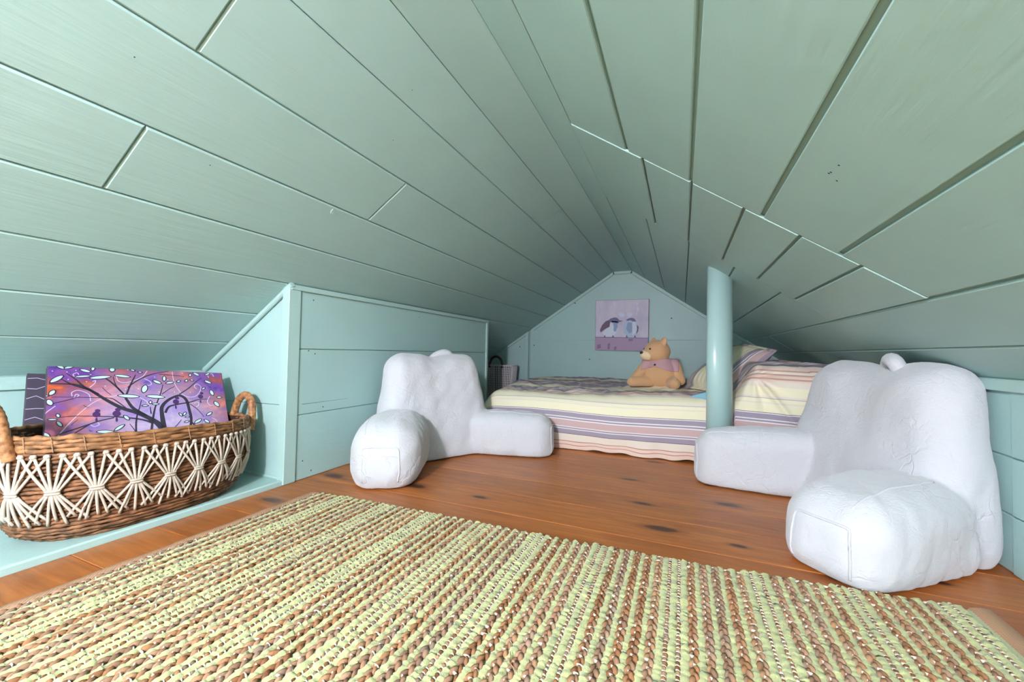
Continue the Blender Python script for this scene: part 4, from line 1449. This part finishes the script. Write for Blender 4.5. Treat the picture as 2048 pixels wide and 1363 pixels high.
V = np.vstack([sring(z) for z in (0.001, 0.1, 0.2, 0.3, 0.385)])
F = [tuple(range(63, -1, -1))] + [(a * 64 + i, a * 64 + (i + 1) % 64, (a + 1) * 64 + (i + 1) % 64, (a + 1) * 64 + i) for a in range(4) for i in range(64)]
mk('weave', V, F, 'dark_wicker', sb)
parts = []
R0, R1 = sring(0.003, 52, 0.002), sring(0.390, 52, 0.003)
for i in range(52):
    parts.append(tube_geo([R0[i], (R0[i] + R1[i]) / 2, R1[i]], 0.0056, 5, up=(0, 1, 0)))
Vs, Fs = join(parts)
o = mk('stakes', Vs, Fs, 'white_wicker', sb); o['kind'] = 'stuff'
parts = [tube_geo(sring(z, 60, 0.004), 0.0022, 5, closed=True) for z in np.arange(0.03, 0.37, 0.022)]
Vs, Fs = joinq(parts)
o = mk('weft', Vs, Fs, 'white_wicker', sb); o['kind'] = 'stuff'
Vs, Fs = tube_geo(sring(0.388, 60, 0.003), 0.007, 8, closed=True)
mk('rim', Vs, Fs, 'white_wicker', sb, smooth=True)
t = np.linspace(0, np.pi, 40)
P = np.stack([-0.005 + 0.068 * np.cos(t), np.full(40, -0.098), 0.365 + 0.108 * np.sin(t) ** 0.8], -1)
Vs, Fs = tube_geo(P, 0.012 * (1 + 0.12 * np.sin(np.arange(40) * 1.9)), 8, up=(0, 1, 0))
mk('handle', Vs, Fs, 'dark_rattan', sb, smooth=True)

# ------------------------------------------------------------------ RUG
rug = empty('rug', (-0.32, 0.4, 0.0), 'braided jute and lime green striped rug spread over the pine floor', 'rug')
RO = np.array((-0.32, 0.4, 0.0))
FX = [-1.23, -1.19, -1.047, -0.75, -0.43, -0.24, -0.02, 0.15, 0.38, 0.61]
FY = [1.045, 1.055, 1.070, 1.077, 1.083, 1.092, 1.098, 1.112, 1.132, 1.160]
def far(x): return np.interp(x, FX, FY)
YS = -0.35
RX0, RX1 = -1.180, 0.552
base_c = np.array([(RX0, YS), (RX1, YS)] + [(x, far(x) - 0.004) for x in np.linspace(RX1, RX0, 30)])
V = [(*p, 0.001) for p in base_c] + [(*p, 0.006) for p in base_c]
n_ = len(base_c)
F = [tuple(range(n_ - 1, -1, -1)), tuple(range(n_, 2 * n_))] + [(i, (i + 1) % n_, n_ + (i + 1) % n_, n_ + i) for i in range(n_)]
GRN = np.array(g((220, 224, 160))) * 0.64
adopt(mk('rug_base', V, F, 'chenille', cols=np.tile(GRN * 0.75, (2 * n_, 1))), rug)
for x0, x1 in ((-1.218, RX0), (RX1, 0.590)):
    ys = np.linspace(YS, 1, 60)
    V, F = [], []
    for i, t in enumerate(np.linspace(0, 1, 60)):
        for j, (x_, z_) in enumerate(((x0, 0.001), (x0 + 0.002, 0.006), ((x0 + x1) / 2, 0.009), (x1 - 0.002, 0.009), (x1, 0.004))):
            yy = YS + (far(x_) + 0.006 - YS) * t
            V.append((x_, yy, z_ + 0.001 * math.sin(i * 0.9)))
        if i:
            for j in range(4): F.append(((i - 1) * 5 + j, (i - 1) * 5 + j + 1, i * 5 + j + 1, i * 5 + j))
    adopt(mk('edge_tape', V, F, 'jute_tape', smooth=True), rug)

BV, BF = ellipsoid_geo((0, 0, 0), (1, 1, 1), 7, 4)
BV = np.array(BV); BF = np.array(BF)
nBV = len(BV)
JB = np.array((0.58, 0.56, 0.53)) * np.array([g((190, 142, 108)), g((172, 122, 88)), g((204, 164, 132)), g((192, 160, 138)), g((166, 142, 126)), g((196, 142, 102)), g((146, 102, 72))])


def beads(cx, cy, cz, rx, ry, rz, yaw, col):
    n = len(cx)
    L_ = BV[None] * np.stack([rx, ry, rz], -1)[:, None, :]
    c_, s_ = np.cos(yaw)[:, None], np.sin(yaw)[:, None]
    X = L_[..., 0] * c_ - L_[..., 1] * s_; Y = L_[..., 0] * s_ + L_[..., 1] * c_
    V = np.stack([X + cx[:, None], Y + cy[:, None], L_[..., 2] + cz[:, None]], -1).reshape(-1, 3)
    F = (BF[None] + (np.arange(n) * nBV)[:, None, None]).reshape(-1, 4)
    return V, F, np.repeat(col, nBV, axis=0)


def row(x, kind):
    ye = far(x) + random.uniform(-0.004, 0.006)
    if kind == 'T':
        pitch = 0.0195
        n = int((ye - YS) / pitch)
        out = []
        tint = JB[random.randrange(5)]
        for s in (-1, 1):
            i = np.arange(n)
            cy = YS + (i + 0.5 + 0.25 * s) * pitch + rng.normal(size=n) * 0.0014
            cx = x + s * 0.0036 + rng.normal(size=n) * 0.0008
            # slow change of strand thickness along the row
            fat = 1 + 0.16 * np.sin(cy * 5 + x * 37 + s) + rng.normal(size=n) * 0.09
            pal = JB[rng.integers(0, len(JB), n)]
            col = 0.5 * pal + 0.5 * tint
            col = col * (0.85 + 0.3 * rng.random((n, 1)))
            out.append(beads(cx, cy, np.full(n, 0.0095), 0.0052 * fat, 0.0108 * (0.9 + 0.1 * fat), 0.0056 * fat, np.full(n, 0.36 * s), col))
        i = np.arange(n)
        wcol = np.tile(0.7 * np.array(g((236, 226, 208))), (n, 1))
        keep = rng.random(n) < 0.72
        cyw = YS + (i + 1.0) * pitch
        out.append(beads((x + 0.0015 * np.where(i % 2, 1, -1))[keep], cyw[keep], np.full(keep.sum(), 0.0112), np.full(keep.sum(), 0.0078), np.full(keep.sum(), 0.0022), np.full(keep.sum(), 0.0028), rng.normal(size=keep.sum()) * 0.3 - 0.3, wcol[keep]))
        name = 'jute_braid'
    else:
        pitch = 0.0108
        n = int((ye - YS) / pitch)
        i = np.arange(n)
        cy = YS + (i + 0.5) * pitch + rng.normal(size=n) * 0.0008
        pal = JB[rng.integers(0, len(JB), n)]
        col = pal * (0.62 + 0.3 * rng.random((n, 1)))
        fat = 1 + 0.22 * np.sin(cy * 4 + x * 51)
        out = [beads(x + rng.normal(size=n) * 0.0006, cy, np.full(n, 0.0088), 0.0044 * fat, 0.0050 + 0 * cy, 0.0048 * fat, 0.3 + rng.normal(size=n) * 0.2, col)]
        wcol = np.tile(0.7 * np.array(g((238, 230, 212))), (n, 1))
        out.append(beads(x + 0 * cy, cy + pitch / 2, np.full(n, 0.0104), 0.0040 * fat, np.full(n, 0.0014), np.full(n, 0.0026), np.full(n, -0.3), wcol))
        name = 'jute_braid'
    V = np.vstack([q[0] for q in out]); C = np.vstack([q[2] for q in out])
    o_ = 0; Fs = []
    for q in out: Fs.append(q[1] + o_); o_ += len(q[0])
    o = adopt(mk(name, V, np.vstack(Fs), 'jute', smooth=True, cols=C), rug)
    o['kind'] = 'stuff'


def green(x, wdt):
    ye = far(x) + random.uniform(-0.002, 0.004)
    n = int((ye - YS) / 0.0034)
    yv = np.linspace(YS, ye, n)
    P = np.stack([x + rng.normal(size=n) * 0.0006, yv, np.full(n, 0.0070) + rng.normal(size=n) * 0.0006], -1)
    rr = wdt * (1 + rng.normal(size=n) * 0.11)
    Vt, Ft = tube_geo(P, rr, 7, cap=False)
    Vt = Vt + rng.normal(size=Vt.shape) * 0.0009
    Vt[:, 2] = 0.0062 + (Vt[:, 2] - 0.0062) * 0.75
    cc = np.repeat(GRN[None] * (0.9 + 0.16 * rng.random((n, 1))), 7, axis=0)
    o = adopt(mk('green_cord', Vt, np.asarray(Ft), 'chenille', smooth=True, cols=cc), rug)
    o['kind'] = 'stuff'


x = RX0 + 0.008
seq = ['T', 'T', 'T', 'T', 'T', 's', 's']
i = 1
while x < RX1 - 0.012:
    kd = seq[i % 7]; nx_k = seq[(i + 1) % 7]
    row(x, kd)
    stp = {('T', 'T'): 0.0262, ('T', 's'): 0.0245, ('s', 's'): 0.0205, ('s', 'T'): 0.0245}[(kd, nx_k)]
    lw = 0.0072 if kd == 'T' else 0.0035; rw = 0.0072 if nx_k == 'T' else 0.0035
    if x + stp < RX1 - 0.004:
        xa_, xb_ = x + lw, x + stp - rw
        green((xa_ + xb_) / 2, max(0.0052, (xb_ - xa_) / 2 + 0.0026))
    x += stp
    i += 1
# loose jute tufts standing out of the weave
for (px, py) in ((1205, 1180), (947, 1090), (820, 1118), (470, 1100), (1020, 1325), (1060, 1185)):
    c_ = hit(px, py, (0, 0, 0.014), (0, 0, 1))
    parts = []
    for k in range(9):
        d_ = np.array((random.gauss(0, 0.008), random.gauss(0, 0.008), abs(random.gauss(0.006, 0.004))))
        parts.append(tube_geo([c_, c_ + d_ * 0.6 + (0, 0, 0.002), c_ + d_], 0.0008, 4))
    Vs, Fs = join(parts)
    adopt(mk('jute_tuft', Vs, Fs, 'jute_tape'), rug)
